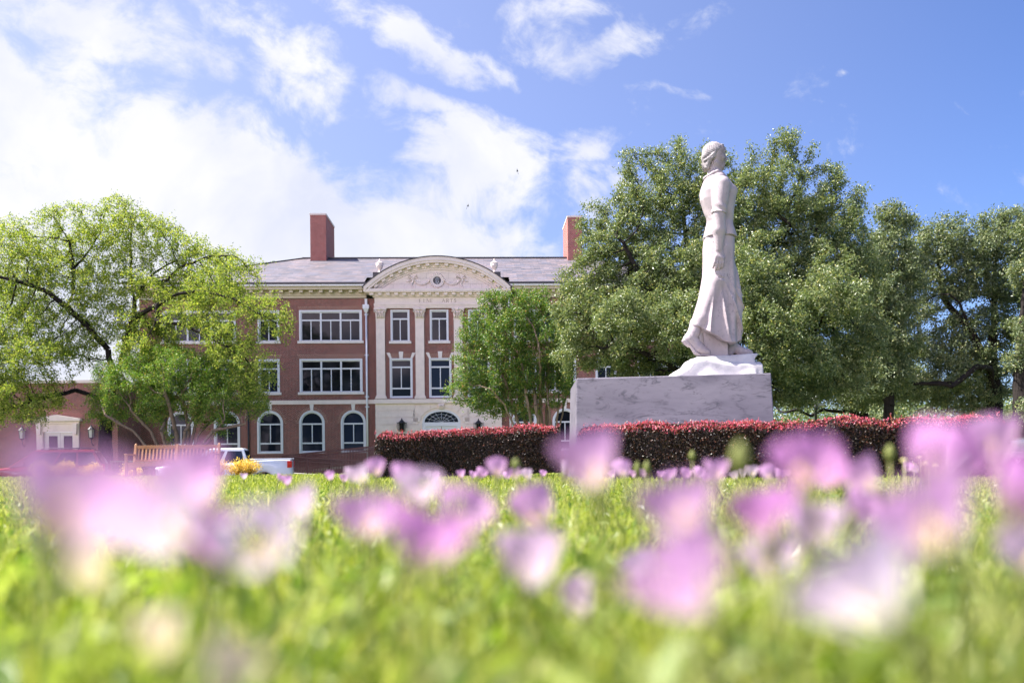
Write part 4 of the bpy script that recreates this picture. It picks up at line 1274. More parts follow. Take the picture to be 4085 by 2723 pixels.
    # straight drapes in front from the waist
    dr = np.sin(G[0] * .20 + np.sign(G[1]) * .6) * np.clip((G[0] - 6) / 40, 0, 1) * np.clip((470 - G[2]) / 90, 0, 1) * 1.9
    frontfold = np.sin(np.arctan2(G[1], G[0] - 10) * 8) * np.clip((G[0] - 30) / 40, 0, 1) * np.clip((420 - G[2]) / 200, 0, 1) * 4.5
    backfold = np.sin(np.arctan2(G[1], -(G[0] - 5)) * 7 + .6) * np.clip((-20 - G[0]) / 40, 0, 1) * np.clip((400 - G[2]) / 200, 0, 1) * 2.0
    sk = loft(G, secs, (6 - fold * amp * side * 1.0) - 2 + dr + frontfold + backfold)
    # the legs press through the cloth
    leg = cap(G, (14, -30, 420), (-2, -40, 296), 40, 33)
    leg = smin(leg, cap(G, (-2, -42, 296), (-62, -40, 150), 32, 30), 18)
    leg = smin(leg, cap(G, (-62, -40, 150), (-84, -36, 112), 30, 30), 12)
    sk = smin(sk, leg, 9)
    leg2 = cap(G, (20, 32, 420), (52, 38, 270), 40, 33)
    sk = smin(sk, smin(leg2, cap(G, (52, 38, 270), (70, 34, 70), 31, 30), 16), 16)
    # pocket-like crescent under the thigh
    cr_ = [(-14, -74, 320), (2, -75, 303), (22, -74, 298), (44, -72, 318)]
    for a, b in zip(cr_[:-1], cr_[1:]): sk = smax(sk, -cap(G, a, b, 3.2, 3.2), 5)
    # hem: rises at the back over the heel, lowest towards the front
    xs = np.array([-140, -112, -91, -53, 8, 46, 70, 94, 140], np.float32); hz = np.array([135, 126, 119, 98, 62, 46, 52, 63, 70], np.float32)
    hem = np.interp(G[0], xs, hz).astype(np.float32) + np.sin(G[0] * .11 + G[1] * .05) * 2.5
    sk = smax(sk, hem - G[2], 2)
    hollow = cap(G, (-5, 0, 30), (0, 0, 72), 60, 44, (1.25, .9, .62))
    sk = smax(sk, -hollow, 3)
    V, Q = surface_nets(sk, o0, h)
    make('skirt', V, Q, STATUE)

    # ---- boots
    def boot(o0, o1, parts, sole, name):
        G = grid(o0, o1, 1.8)
        d = None
        for p in parts:
            c = cap(G, *p); d = c if d is None else smin(d, c, 9)
        crease = np.sin(G[2] * .75 + G[0] * .35) * .35 * np.exp(-((G[0] - sole[2]) / 22) ** 2)
        d = d + crease
        s_ = None
        for p in sole[0]:
            c = cap(G, *p); s_ = c if s_ is None else smin(s_, c, 2)
        d = np.minimum(d, s_)
        d = np.maximum(d, sole[1] - G[2])
        V, Q = surface_nets(d, o0, 1.8)
        make(name, V, Q, STATUE)
    y = -36
    boot((-160, -80, -14), (-10, 8, 150),
         [((-86, y, 132), (-94, y, 96), 24, 23, (1, 1, 1)), ((-94, y, 96), (-110, y, 74), 23, 21), ((-113, y, 74), (-124, y, 68), 18, 15), ((-104, y, 72), (-74, y, 34), 22, 20), ((-74, y, 34), (-58, y, 24), 20, 16, (1, 1.15, 1)), ((-58, y, 22), (-42, y, 17), 15, 12.5, (1, 1.25, 1))],
         ([((-136, y, 62), (-118, y, 48), 7, 7, (1, 2.4, 1)), ((-131, y, 54), (-117, y, 43), 6, 6, (1, 2.3, 1)), ((-114, y, 50), (-90, y, 14), 5, 6, (1, 2.6, 1)), ((-90, y, 14), (-74, y, 4), 6, 6, (1, 2.9, 1)), ((-74, y, 4), (-32, y, 4), 5, 5, (1, 3.2, 1))], -5, -75), 'boot')
    y = 24
    boot((20, -18, -8), (180, 68, 96),
         [((72, y, 92), (68, y, 50), 21, 22), ((66, y, 50), (58, y, 26), 22, 20), ((74, y, 46), (104, y, 27), 20, 18), ((104, y, 27), (132, y, 21), 18, 14, (1, 1.2, 1)), ((132, y, 20), (142, y, 18), 14, 12.5, (1, 1.2, 1))],
         ([((44, y, 8), (152, y, 8), 5, 5, (1, 3.2, 1)), ((44, y, 3), (70, y, 3), 6, 6, (1, 2.8, 1)), ((100, y, 4), (150, y, 4), 4, 4, (1, 3, 1))], -6, 92), 'boot')

    # ---- carved support between the boots
    o0 = (-74, -60, -20); G = grid(o0, (60, 66, 122), 2.4)
    bx = np.maximum(np.maximum(np.abs(G[0] + 8) - 48, np.abs(G[1] - 2) - 40), np.abs(G[2] - 45) - 70)
    bx = smax(bx, -cap(G, (-6, -88, -10), (-6, -88, 110), 52, 52), 6)
    V, Q = surface_nets(bx + np.sin(G[2] * .05) * 1.0, o0, 2.4)
    make('support', V, Q, STATUE)

    # ---- rock under the feet
    o0 = (-250, -112, -106); h = 3.2; G = grid(o0, (186, 112, 24), h)
    poly = [(-238, -104), (-205, -86), (-168, -59), (-126, -34), (-110, -11), (-86, -5), (-58, -3), (-20, -12), (40, -22), (166, -24), (166, -104)]
    xs = np.array([p[0] for p in poly[:-1]], np.float32); zs = np.array([p[1] for p in poly[:-1]], np.float32)
    topz = np.interp(G[0], xs, zs).astype(np.float32)
    slope = np.clip((-G[1] - 40) / 60, 0, 1)
    nz = (np.sin(G[0] * .043 + 1.3) * np.sin(G[1] * .05 + .4) + .6 * np.sin(G[0] * .11 + G[1] * .09) * np.sin(G[2] * .1 + 2)) * 2.4
    rk = smax((G[2] - (topz - slope * 14)) * .75, np.abs(G[1]) - 88 + (G[2] + 30) * .12, 10)
    rk = smax(rk, G[0] - 163, 3); rk = smax(rk, -(G[0] + 236), 6)
    up = smax(smax(G[2] - (8 - .16 * np.clip(-(G[0] - 120), 0, 400) * .35), np.abs(G[1]) - 58 + (G[2]) * .5 + np.sin(G[0] * .04) * 6, 7), np.maximum(G[0] - 156 + np.clip(8 - G[2], 0, 22) * .9, -(G[0] + 92)), 6)
    rk = smin(rk, up, 6) + nz * .28
    rk = np.maximum(rk, -101 - G[2])
    V, Q = surface_nets(rk, o0, h)
    r_ = make('rock', V, Q, ROCK)
build_statue()

# ------------------------------------------------------------------ leaf scattering
def leaf_quads(C, D, N, L, Wd, bend=0.12):
    """C centres, D long axes, N normals; kite shaped leaves"""
    D = D / (np.linalg.norm(D, axis=1, keepdims=True) + 1e-9)
    S = np.cross(D, N); S /= (np.linalg.norm(S, axis=1, keepdims=True) + 1e-9)
    Nn = np.cross(S, D)
    L = np.broadcast_to(L, (len(C),))[:, None]; Wd = np.broadcast_to(Wd, (len(C),))[:, None]
    v0 = C - D * L * .5
    v1 = C + S * Wd * .5 - D * L * .05 + Nn * L * bend
    v2 = C + D * L * .5
    v3 = C - S * Wd * .5 - D * L * .05 + Nn * L * bend
    V = np.stack([v0, v1, v2, v3], 1).reshape(-1, 3)
    Q = np.arange(len(V)).reshape(-1, 4)
    return V, Q
def rvec(n, g=None):
    v = (g or rng).normal(size=(n, 3)); return v / np.linalg.norm(v, axis=1, keepdims=True)

def hedge(a, b, height, depth, label, n, seed, rise=0.0):
    g = np.random.default_rng(seed)
    a, b = Vector(a), Vector(b)
    d = (b - a); Ln = d.length; ang = math.atan2(d.y, d.x)
    o = empty('clipped_hedge', (a.x, a.y, float(terrain(a.x, a.y))), ang, label, 'hedge', 'clipped burgundy hedges round the plinth')
    slope = (float(terrain(b.x, b.y)) - float(terrain(a.x, a.y)) + rise) / Ln
    m = MB()
    m.hexa([(.12, .12, 0), (Ln - .12, .12, slope * Ln), (Ln - .12, depth - .12, slope * Ln), (.12, depth - .12, 0)],
           [(.12, .12, height - .13), (Ln - .12, .12, slope * Ln + height - .13), (Ln - .12, depth - .12, slope * Ln + height - .13), (.12, depth - .12, height - .13)])
    m.build('light_block_core', BARK, o)  # solid dark box added inside to block light through the leaves
    # shell points: front, top, ends, back
    ar = np.array([Ln * height * 1.25, Ln * depth, depth * height * 1.1, depth * height * 1.1, Ln * height * .5]); cnt = (ar / ar.sum() * n).astype(int)
    P = []; Nn = []
    for k, c in enumerate(cnt):
        u, v = g.random(c), g.random(c)
        inn = g.random(c) ** 1.7 * .17
        if k == 0: p = np.stack([u * Ln, inn, v * height], 1); nn = (0, -1, 0)
        elif k == 1: p = np.stack([u * Ln, v * depth, height - inn], 1); nn = (0, 0, 1)
        elif k == 2: p = np.stack([inn, u * depth, v * height], 1); nn = (-1, 0, 0)
        elif k == 3: p = np.stack([Ln - inn, u * depth, v * height], 1); nn = (1, 0, 0)
        else: p = np.stack([u * Ln, depth - inn, v * height], 1); nn = (0, 1, 0)
        P.append(p); Nn.append(np.tile(np.array(nn, float), (c, 1)))
    P = np.concatenate(P); Nn = np.concatenate(Nn)
    def bulge(P):
        w = .035 * np.sin(P[:, 0] * 2.1 + seed) + .03 * np.sin(P[:, 0] * 5.3 + P[:, 2] * 3 + seed)
        P[:, 1] += w * (P[:, 1] < depth / 2) - w * (P[:, 1] > depth / 2)
        P[:, 2] += (.02 * np.sin(P[:, 0] * 1.7 + seed) + .015 * np.sin(P[:, 0] * 6.1)) * (P[:, 2] / height)
        # rounded shoulders
        e = np.clip((P[:, 2] - (height - .18)) / .18, 0, 1) ** 2 * .10
        P[:, 1] = np.where(P[:, 1] < .2, P[:, 1] + e, P[:, 1])
        e2 = np.clip((P[:, 2] - (height - .25)) / .25, 0, 1) ** 2 * .10
        P[:, 0] = np.where(P[:, 0] < .2, P[:, 0] + e2, np.where(P[:, 0] > Ln - .2, P[:, 0] - e2, P[:, 0]))
        P[:, 2] += slope * P[:, 0]
        return P
    nz = Nn * .9 + rvec(len(P), g) * .9
    D = rvec(len(P), g) + np.array([0, 0, .5]) + Nn * .3
    P = bulge(P)
    V, Q = leaf_quads(P, D, nz, g.uniform(.030, .052, len(P)), g.uniform(.018, .03, len(P)))
    np_mesh('foliage', V, Q, L_LORO, o, smooth=False)
    # pink and copper new growth on the top
    c = int(Ln * depth * 900 + Ln * 900)
    u = g.random(c) * Ln
    clump = (np.sin(u * 3.1 + seed) + np.sin(u * 7.7 + 2 * seed) * .7 + np.sin(u * 17 + seed) * .5) * .018
    front = g.random(c) < .5
    y = np.where(front, np.abs(g.normal(0, .06, c)), g.random(c) * depth)
    z = height - .02 + clump + g.normal(0, .028, c) - np.where(front, np.abs(g.normal(0, .04, c)), 0)
    P = bulge(np.stack([u, y, z], 1))
    V, Q = leaf_quads(P, rvec(c, g) + np.array([0, 0, 1.2]), rvec(c, g) + np.array([0, -.4, .5]), g.uniform(.028, .05, c), g.uniform(.016, .028, c))
    np_mesh('new_growth', V, Q, L_LORON, o, smooth=False)
    # a few shoots that stand up
    ns = int(Ln * 9); Vs = []
    for k in range(ns):
        x = g.random() * Ln; yy = g.random() * depth * .8
        hgt = g.uniform(.02, .10)
        q = 7
        t = np.linspace(0, 1, q)
        Vs.append(np.stack([x + g.normal(0, .012, q), yy + g.normal(0, .012, q), height + slope * x + t * hgt], 1))
    P = np.concatenate(Vs)
    V, Q = leaf_quads(P, rvec(len(P), g) + np.array([0, 0, 1.0]), rvec(len(P), g), .036, .02)
    np_mesh('shoot', V, Q, L_LORON, o, smooth=False)
    return o

HA, HB = at(1494, 1815, 19.2), at(2226, 1815, 18.6)
hedge((HA.x, HA.y, 0), (HB.x, HB.y, 0), 1.02, .8, 'burgundy clipped hedge with pink tips left of the marble plinth', 34000, 3, .11)
HC, HD = at(2302, 1815, 15.9), at(3342, 1815, 14.3)
hedge((HC.x, HC.y, 0), (HD.x, HD.y, 0), 1.0, .95, 'burgundy clipped hedge with pink tips running in front of the marble plinth', 46000, 5)
HE, HF = at(3318, 1815, 13.85), at(4035, 1815, 13.5)
hedge((HE.x, HE.y, 0), (HF.x, HF.y, 0), .99, .95, 'burgundy clipped hedge with pink tips at the right, ending near the dark trunk', 34000, 8)

# ------------------------------------------------------------------ teak bench
def build_bench():
    Y = 25.0
    c = at(690, 1900, Y); gz = float(terrain(c.x, Y))
    b = empty('garden_bench', (c.x, Y, gz), R(0), 'slatted teak garden bench facing the lawn in front of the white pickup', 'bench')
    w = 1.24
    lean = .10
    for x in (-w, w):
        m = MB(); m.bar((x, .28, 0), (x, .28, .46), .075, .075, (0, 1, 0)); m.bar((x, .28, .46), (x, .28 + lean, .97), .075, .075, (0, 1, 0))
        m.ball((x, .28 + lean + .005, .97), .042, 8, 5); m.build('leg', TEAK, b, bevel=.006)
        m = MB(); m.box(x - .038, x + .038, -.31, -.235, 0, .66); m.build('leg', TEAK, b, bevel=.006)
        m = MB(); m.box(x - .045, x + .045, -.345, .31, .662, .70); m.box(x - .02, x + .02, -.233, .24, .24, .30); m.build('armrest', TEAK, b, bevel=.01)
    m = MB(); m.bar((0, .28, .44), (0, .28 + lean, .975), .07, .07, (0, 1, 0))
    m.bar((-w + .04, .28 + lean * .95, .90), (w - .04, .28 + lean * .95, .90), .045, .10)
    m.bar((-w + .04, .285, .50), (w - .04, .285, .50), .04, .06)
    n = 22
    for k in range(n):
        x = -w + .10 + (2 * w - .20) * k / (n - 1)
        if abs(x) < .05: continue
        m.bar((x, .285, .53), (x, .28 + lean * .85, .855), .05, .016, (0, 1, 0))
    m.build('backrest', TEAK, b, bevel=.004)
    m = MB()
    for k in range(7): m.box(-w + .042, w - .042, -.30 + k * .078, -.30 + k * .078 + .06, .43, .452)
    m.build('seat', TEAK, b, bevel=.003)
    m = MB()
    m.box(-w + .04, w - .04, -.29, -.262, .34, .428); m.box(-w + .04, w - .04, .262, .29, .34, .428)
    for x in (-w + .16, w - .16):
        s = 1 if x < 0 else -1
        m.prism([(x - s * .115, .338), (x - s * .115, .20), (x + s * .05, .28), (x + s * .35, .338)], -.288, -.264)
    m.build('apron', TEAK, b, bevel=.004)
build_bench()

# ------------------------------------------------------------------ small shrubs
def shrub(name, sx, sy_top, Y, rx, h, m, label, n, seed, cat='shrub', group=None, leaf=.03):
    g = np.random.default_rng(seed)
    c = at(sx, 1815, Y); gz = float(terrain(c.x, Y))
    top = at(sx, sy_top, Y).z - gz
    o = empty(name, (c.x, Y, gz), 0, label, cat, group)
    k = 26
    cc = np.stack([g.normal(0, rx * .45, k), g.normal(0, rx * .35, k), np.zeros(k)], 1)
    hh = top * (1 - .35 * (np.abs(cc[:, 0]) / (rx + .01)) ** 2) * g.uniform(.8, 1.05, k)
    st = MB()
    P = []
    for i in range(k):
        tip = np.array([cc[i, 0] * 1.15, cc[i, 1] * 1.15, hh[i]])
        st.tube([(cc[i, 0] * .25, cc[i, 1] * .25, 0), (cc[i, 0] * .7, cc[i, 1] * .7, hh[i] * .5), tuple(tip)], [.012, .009, .004], 4)
        for s_ in range(9):
            f = g.uniform(.25, 1.0)
            p = np.array([cc[i, 0] * (.25 + .9 * f), cc[i, 1] * (.25 + .9 * f), hh[i] * f]) + g.normal(0, .05, 3)
            q = n // (k * 9)
            P.append(p + g.normal(0, 1, (q, 3)) * np.array([.045, .045, .055]))
    st.build('stems', BARK_M, o)
    P = np.concatenate(P); P[:, 2] = np.abs(P[:, 2])
    V, Q = leaf_quads(P, rvec(len(P), g) + np.array([0, 0, .6]), rvec(len(P), g) + np.array([0, 0, .7]), g.uniform(.7, 1.2, len(P)) * leaf * 1.6, g.uniform(.5, .8, len(P)) * leaf * 1.6)
    np_mesh('foliage', V, Q, m, o, smooth=False)
    return o
GG = 'golden shrubs along the lawn edge'
shrub('golden_shrub', 862, 1842, 25.8, .36, .5, L_GOLD, 'golden yellow shrub just right of the bench, smaller of a touching pair', 4200, 11, group=GG)
shrub('golden_shrub', 972, 1845, 25.9, .52, .5, L_GOLD, 'golden yellow shrub in front of the truck bed, wider of a touching pair', 5600, 12, group=GG)
shrub('golden_shrub', 520, 1866, 26.2, .30, .5, L_GOLD, 'golden yellow shrub behind the left front leg of the bench', 3200, 13, group=GG)
shrub('golden_shrub', 262, 1846, 26.3, .40, .5, L_GOLD, 'golden yellow shrub in front of the back of the dark red car', 3600, 14, group=GG)
shrub('golden_shrub', 166, 1852, 26.3, .30, .5, L_GOLD, 'golden yellow shrub in front of the middle of the dark red car', 3200, 15, group=GG)
shrub('golden_shrub', 372, 1856, 26.3, .26, .5, L_GOLD, 'golden yellow shrub in front of the thick dark tree trunk', 2800, 16, group=GG)

def box_hedge():
    Y = 30.5; a, b = at(440, 1838, Y), at(600, 1835, Y)
    gz = float(terrain(0, Y)); g = np.random.default_rng(21)
    o = empty('low_hedge', (a.x, Y, gz), 0, 'low grey-green clipped hedge behind the left end of the bench', 'hedge')
    Ln = b.x - a.x; h = a.z - gz; dp = .6
    m = MB(); m.box(.05, Ln - .05, .05, dp - .05, 0, h - .06); m.build('light_block_core', BARK, o)  # same added solid core, stops light passing through
    n = 9000
    P = np.stack([g.random(n) * Ln, g.random(n) * dp, g.random(n) * h], 1)
    f = g.integers(0, 3, n); P[f == 0, 1] = np.abs(g.normal(0, .03, (f == 0).sum())); P[f == 1, 2] = h - np.abs(g.normal(0, .03, (f == 1).sum())); P[f == 2, 1] = np.abs(g.normal(0, .05, (f == 2).sum()))
    V, Q = leaf_quads(P, rvec(n, g), rvec(n, g) + np.array([0, -.5, .6]), .045, .028)
    np_mesh('foliage', V, Q, L_BOX, o, smooth=False)
box_hedge()

# ------------------------------------------------------------------ vehicles (local x runs from the nose backwards)
def wheel(x, y, r_, parent, side):
    m = MB(); w = .26
    prof = [(r_ * .62, -w / 2), (r_ * .93, -w / 2), (r_, -w / 2 + .04), (r_, w / 2 - .04), (r_ * .93, w / 2), (r_ * .62, w / 2)]
    n = 28
    V = []; Fs = []
    for (a, b) in prof:
        for k in range(n):
            t = 2 * math.pi * k / n; V.append((x + a * math.cos(t), y + b, r_ + a * math.sin(t)))
    for i in range(len(prof)):
        j = (i + 1) % len(prof)
        for k in range(n): Fs.append((i * n + k, j * n + k, j * n + (k + 1) % n, i * n + (k + 1) % n))
    m.add(V, Fs, True)
    wh = m.build('wheel', RUBBER, parent)
    m = MB(); ys = y + side * (w / 2 - .05)
    for k in range(6):
        a = k * math.pi / 3
        m.bar((x, ys, r_), (x + r_ * .6 * math.cos(a), ys, r_ + r_ * .6 * math.sin(a)), .07, .05, (0, 1, 0))
    m.tube([(x, ys - .03, r_), (x, ys + .03, r_)], .08, 10)
    m.tube([(x + r_ * .6 * math.cos(math.pi * k / 12), ys, r_ + r_ * .6 * math.sin(math.pi * k / 12)) for k in range(25)], .028, 6)
    m.build('rim', RIM, wh)

def car_body(root, prof, W_, paint_m, arches, r_w, zbot=.34):
    """prof: (x, z shoulder) outline of the lower body; wheel arches cut from the sill line; slightly rounded flanks"""
    xs = sorted({p[0] for p in prof} | {a + r_w * 1.18 * math.cos(t) for a in arches for t in np.linspace(0, math.pi, 13)})
    px = [p[0] for p in prof]; pz = [p[1] for p in prof]
    V = []; n = 9
    for x in xs:
        top = float(np.interp(x, px, pz))
        bot = zbot
        for a in arches:
            q = abs(x - a)
            if q <= r_w * 1.18 + 1e-6: bot = max(bot, r_w + math.sqrt(max(0, (r_w * 1.18) ** 2 - q * q)) * .98)
        x0, x1 = xs[0], xs[-1]
        nose = min(1, ((x - x0) / .5) ** .5 if x < x0 + .5 else 1) * (min(1, ((x1 - x) / .25) ** .5) if x > x1 - .25 else 1)
        hw = W_ / 2 * (.86 + .14 * nose)
        sec = [(-hw * .93, bot), (-hw * .985, bot + (top - bot) * .3), (-hw, bot + (top - bot) * .6), (-hw * .965, top - .05), (-hw * .88, top), (hw * .88, top), (hw * .965, top - .05), (hw, bot + (top - bot) * .6), (hw * .985, bot + (top - bot) * .3), (hw * .93, bot)]
        V += [(x, y, z) for y, z in sec]
    k = 10; Fs = []
    for i in range(len(xs) - 1):
        for j in range(k):
            Fs.append((i * k + j, i * k + (j + 1) % k, (i + 1) * k + (j + 1) % k, (i + 1) * k + j))
    Fs.append(tuple(range(k - 1, -1, -1))); Fs.append(tuple((len(xs) - 1) * k + j for j in range(k)))
    m = MB(); m.add(V, [f[::-1] for f in Fs], True)
    return m.build('body', paint_m, root)

def cabin(root, x0, x1, x2, x3, zb, zt, wb, wt, paint_m, wins, name='cabin'):
    """greenhouse: base x0..x3, roof x1..x2; wins: side windows as lists of (f along, 0 base..1 roof)"""
    m = MB()
    c = .12
    rz = zt - .05
    ring = lambda x, z, w: [(x, -w, z), (x, w, z)]
    V = [(x0, -wb, zb), (x3, -wb, zb), (x3, wb, zb), (x0, wb, zb),
         (x1, -wt, rz), (x2, -wt, rz), (x2, wt, rz), (x1, wt, rz),
         (x1 + .14, -wt + .12, zt), (x2 - .1, -wt + .12, zt), (x2 - .1, wt - .12, zt), (x1 + .14, wt - .12, zt)]
    F_ = [(0, 1, 5, 4), (1, 2, 6, 5), (2, 3, 7, 6), (3, 0, 4, 7), (4, 5, 9, 8), (5, 6, 10, 9), (6, 7, 11, 10), (7, 4, 8, 11), (8, 9, 10, 11)]
    m.add(V, F_)
    o = m.build(name, paint_m, root, bevel=.03)
    def P(f, g_, s, e=.012):
        xb = x0 + (x3 - x0) * f; xt = x1 + (x2 - x1) * f
        return (xb + (xt - xb) * g_, s * (wb + (wt - wb) * g_ + e), zb + (rz - zb) * g_)
    for s in (-1, 1):
        for (a, b) in wins:
            g_ = MB(); V = [P(a, .06, s), P(b, .06, s), P(b, .86, s), P(a, .86, s)]
            g_.add(V, [(0, 1, 2, 3) if s < 0 else (3, 2, 1, 0)])
            w = g_.build('side_window', CARGLASS, root)
    def face(xb, xt, e, nm):
        g_ = MB()
        L = lambda t: (xb + (xt - xb) * t + e, zb + (rz - zb) * t, (wb + (wt - wb) * t) * .9)
        a, b = L(.06), L(.9)
        g_.add([(a[0], -a[2], a[1]), (a[0], a[2], a[1]), (b[0], b[2], b[1]), (b[0], -b[2], b[1])], [(0, 1, 2, 3) if e > 0 else (3, 2, 1, 0)])
        g_.build(nm, CARGLASS, root)
    face(x0, x1, -.014, 'windshield'); face(x3, x2, .014, 'rear_window')
    return o

def pickup():
    Y = 37.3; rear = at(1129, 1840, Y)
    t = empty('pickup_truck', (rear.x - 5.75 * math.cos(R(11)) - .99 * math.sin(R(11)) * -1, Y + .97 - 5.75 * math.sin(R(11)), ROADZ + .01), R(11), 'white crew cab pickup truck parked behind the teak bench', 'pickup truck')
    W_ = 1.98
    car_body(t, [(0, .95), (.08, 1.12), (.5, 1.19), (1.35, 1.22), (1.9, 1.27), (3.95, 1.32), (3.97, 1.36), (5.6, 1.40), (5.72, 1.38), (5.75, 1.2)], W_, P_WHITE, (1.02, 4.55), .41)
    cabin(t, 1.45, 2.25, 3.72, 3.93, 1.25, 1.93, .93, .80, P_WHITE, ((.16, .50), (.57, .93)))
    m = MB(); m.box(4.03, 5.66, -.86, .86, 1.405, 1.43); 
    b = MB(); b.box(3.99, 4.03, -.96, .96, .6, 1.44)
    m = MB(); m.box(3.97, 5.74, -.985, -.9, 1.385, 1.455); m.box(3.97, 5.74, .9, .985, 1.385, 1.455); m.box(5.66, 5.75, -.9, .9, 1.385, 1.45)
    m.build('bed_rail', P_WHITE, t, bevel=.012)
    m = MB(); m.box(3.955, 3.985, -1.0, 1.0, .5, 1.45); m.build('bed_gap', IRON, t)
    for s in (-1, 1):
        m = MB(); m.box(5.56, 5.762, s * .995 - .03, s * .995 + .03, 1.05, 1.34); m.build('tail_lamp', TAIL, t, bevel=.01)
        m = MB(); m.box(-.015, .2, s * .80 - .16, s * .80 + .16, .88, 1.06); m.build('headlight', HEADL, t, bevel=.02)
        for xx in (2.55, 3.52):
            m = MB(); m.box(xx, xx + .2, s * 1.0 - .025, s * 1.0 + .025, 1.10, 1.135); m.build('door_handle', CHROME, t, bevel=.01)
        m = MB(); m.hexa([(1.78, s * 1.02, 1.28), (1.98, s * 1.02, 1.28), (1.98, s * 1.2, 1.28), (1.78, s * 1.2, 1.28)], [(1.8, s * 1.02, 1.5), (1.98, s * 1.02, 1.5), (1.98, s * 1.18, 1.5), (1.8, s * 1.18, 1.5)]); m.build('mirror', P_WHITE, t, bevel=.03)
        for xx in (1.95, 2.86, 3.86):
            m = MB(); m.box(xx, xx + .012, s * .993 - .008, s * .993 + .008, .5, 1.25); m.build('door_gap', IRON, t)
        for x in (1.02, 4.55): wheel(x, s * .84, .41, t, s)
    m = MB(); m.box(-.03, .05, -.62, .62, .72, 1.05); m.build('grille', CHROME, t, bevel=.02)
    m = MB(); m.box(-.1, .12, -.93, .93, .46, .68); m.build('bumper', CHROME, t, bevel=.04)
    m = MB(); m.box(5.70, 5.9, -.9, .9, .52, .70); m.build('bumper', CHROME, t, bevel=.04)
    m = MB(); m.box(.7, 5.0, -.7, .7, .34, .6); m.build('underbody', IRON, t)
pickup()

def suv():
    Y = 37.3; rear = at(366, 1830, Y)
    t = empty('red_suv', (rear.x - 5.0 * math.cos(R(17)) + .97 * math.sin(R(17)), Y + .93 - 5.0 * math.sin(R(17)), ROADZ + .01), R(17), 'dark red sport utility car with roof rails behind the largest pink blossoms', 'car')
    car_body(t, [(0, .8), (.08, 1.0), (.55, 1.12), (1.35, 1.19), (2.0, 1.24), (4.9, 1.30), (4.98, 1.26), (5.0, .8)], 1.94, P_RED, (.95, 3.95), .38)
    cabin(t, 1.25, 2.2, 4.55, 4.93, 1.2, 1.93, .92, .76, P_RED, ((.20, .44), (.47, .70), (.73, .95)))
    for s in (-1, 1):
        m = MB(); m.tube([(2.45, s * .66, 1.93), (2.55, s * .66, 1.985), (4.3, s * .66, 1.985), (4.4, s * .66, 1.93)], .022, 8)
        for xx in (3.0, 3.9): m.tube([(xx, s * .66, 1.92), (xx, s * .66, 1.985)], .022, 6)
        m.build('roof_rail', IRON, t)
        m = MB(); m.box(4.86, 5.0, s * .90 - .06, s * .90 + .06, .95, 1.28); m.build('tail_lamp', TAIL, t, bevel=.02)
        m = MB(); m.box(-.01, .25, s * .76 - .16, s * .76 + .16, .82, .98); m.build('headlight', HEADL, t, bevel=.03)
        m = MB(); m.hexa([(1.72, s * .98, 1.22), (1.9, s * .98, 1.22), (1.9, s * 1.15, 1.22), (1.72, s * 1.15, 1.22)], [(1.74, s * .98, 1.38), (1.9, s * .98, 1.38), (1.9, s * 1.13, 1.38), (1.74, s * 1.13, 1.38)]); m.build('mirror', P_RED, t, bevel=.03)
        for xx in (2.5, 3.45):
            m = MB(); m.box(xx, xx + .2, s * .975 - .02, s * .975 + .02, 1.02, 1.05); m.build('door_handle', CHROME, t, bevel=.01)
        for x in (.95, 3.95): wheel(x, s * .82, .38, t, s)
    m = MB(); m.box(-.06, .1, -.9, .9, .42, .62); m.build('bumper', IRON, t, bevel=.04)
    m = MB(); m.box(4.92, 5.07, -.9, .9, .45, .66); m.build('bumper', IRON, t, bevel=.04)
    m = MB(); m.box(.7, 4.4, -.7, .7, .3, .6); m.build('underbody', IRON, t)
    m = MB(); m.box(3.1, 3.2, -.62, .62, 1.985, 2.015); m.box(3.8, 3.9, -.62, .62, 1.985, 2.015); m.build('roof_bar', CHROME, t, bevel=.008)
suv()

def silver_car():
    p = at(4052, 1830, 24.0)
    t = empty('grey_car', (p.x, 24.0, float(terrain(p.x, 24)) + .01), R(14), 'dark grey parked car at the right edge, only its front wheel arch showing', 'car')
    car_body(t, [(0, .62), (.08, .80), (.5, .88), (1.2, .93), (1.5, .95), (3.9, 1.0), (4.4, .98), (4.45, .7)], 1.8, P_SILVER, (.82, 3.5), .33, .28)
    cabin(t, 1.15, 1.95, 3.3, 4.05, .93, 1.43, .84, .66, P_SILVER, ((.2, .5), (.54, .85)))
    for s in (-1, 1):
        m = MB(); m.box(.02, .3, s * .70 - .14, s * .70 + .14, .62, .76); m.build('headlight', HEADL, t, bevel=.03)
        m = MB(); m.box(4.3, 4.46, s * .75 - .12, s * .75 + .12, .72, .86); m.build('tail_lamp', TAIL, t, bevel=.02)
        for x in (.82, 3.5): wheel(x, s * .78, .33, t, s)
    m = MB(); m.box(-.05, .1, -.8, .8, .3, .5); m.build('bumper', P_SILVER, t, bevel=.04)
silver_car()

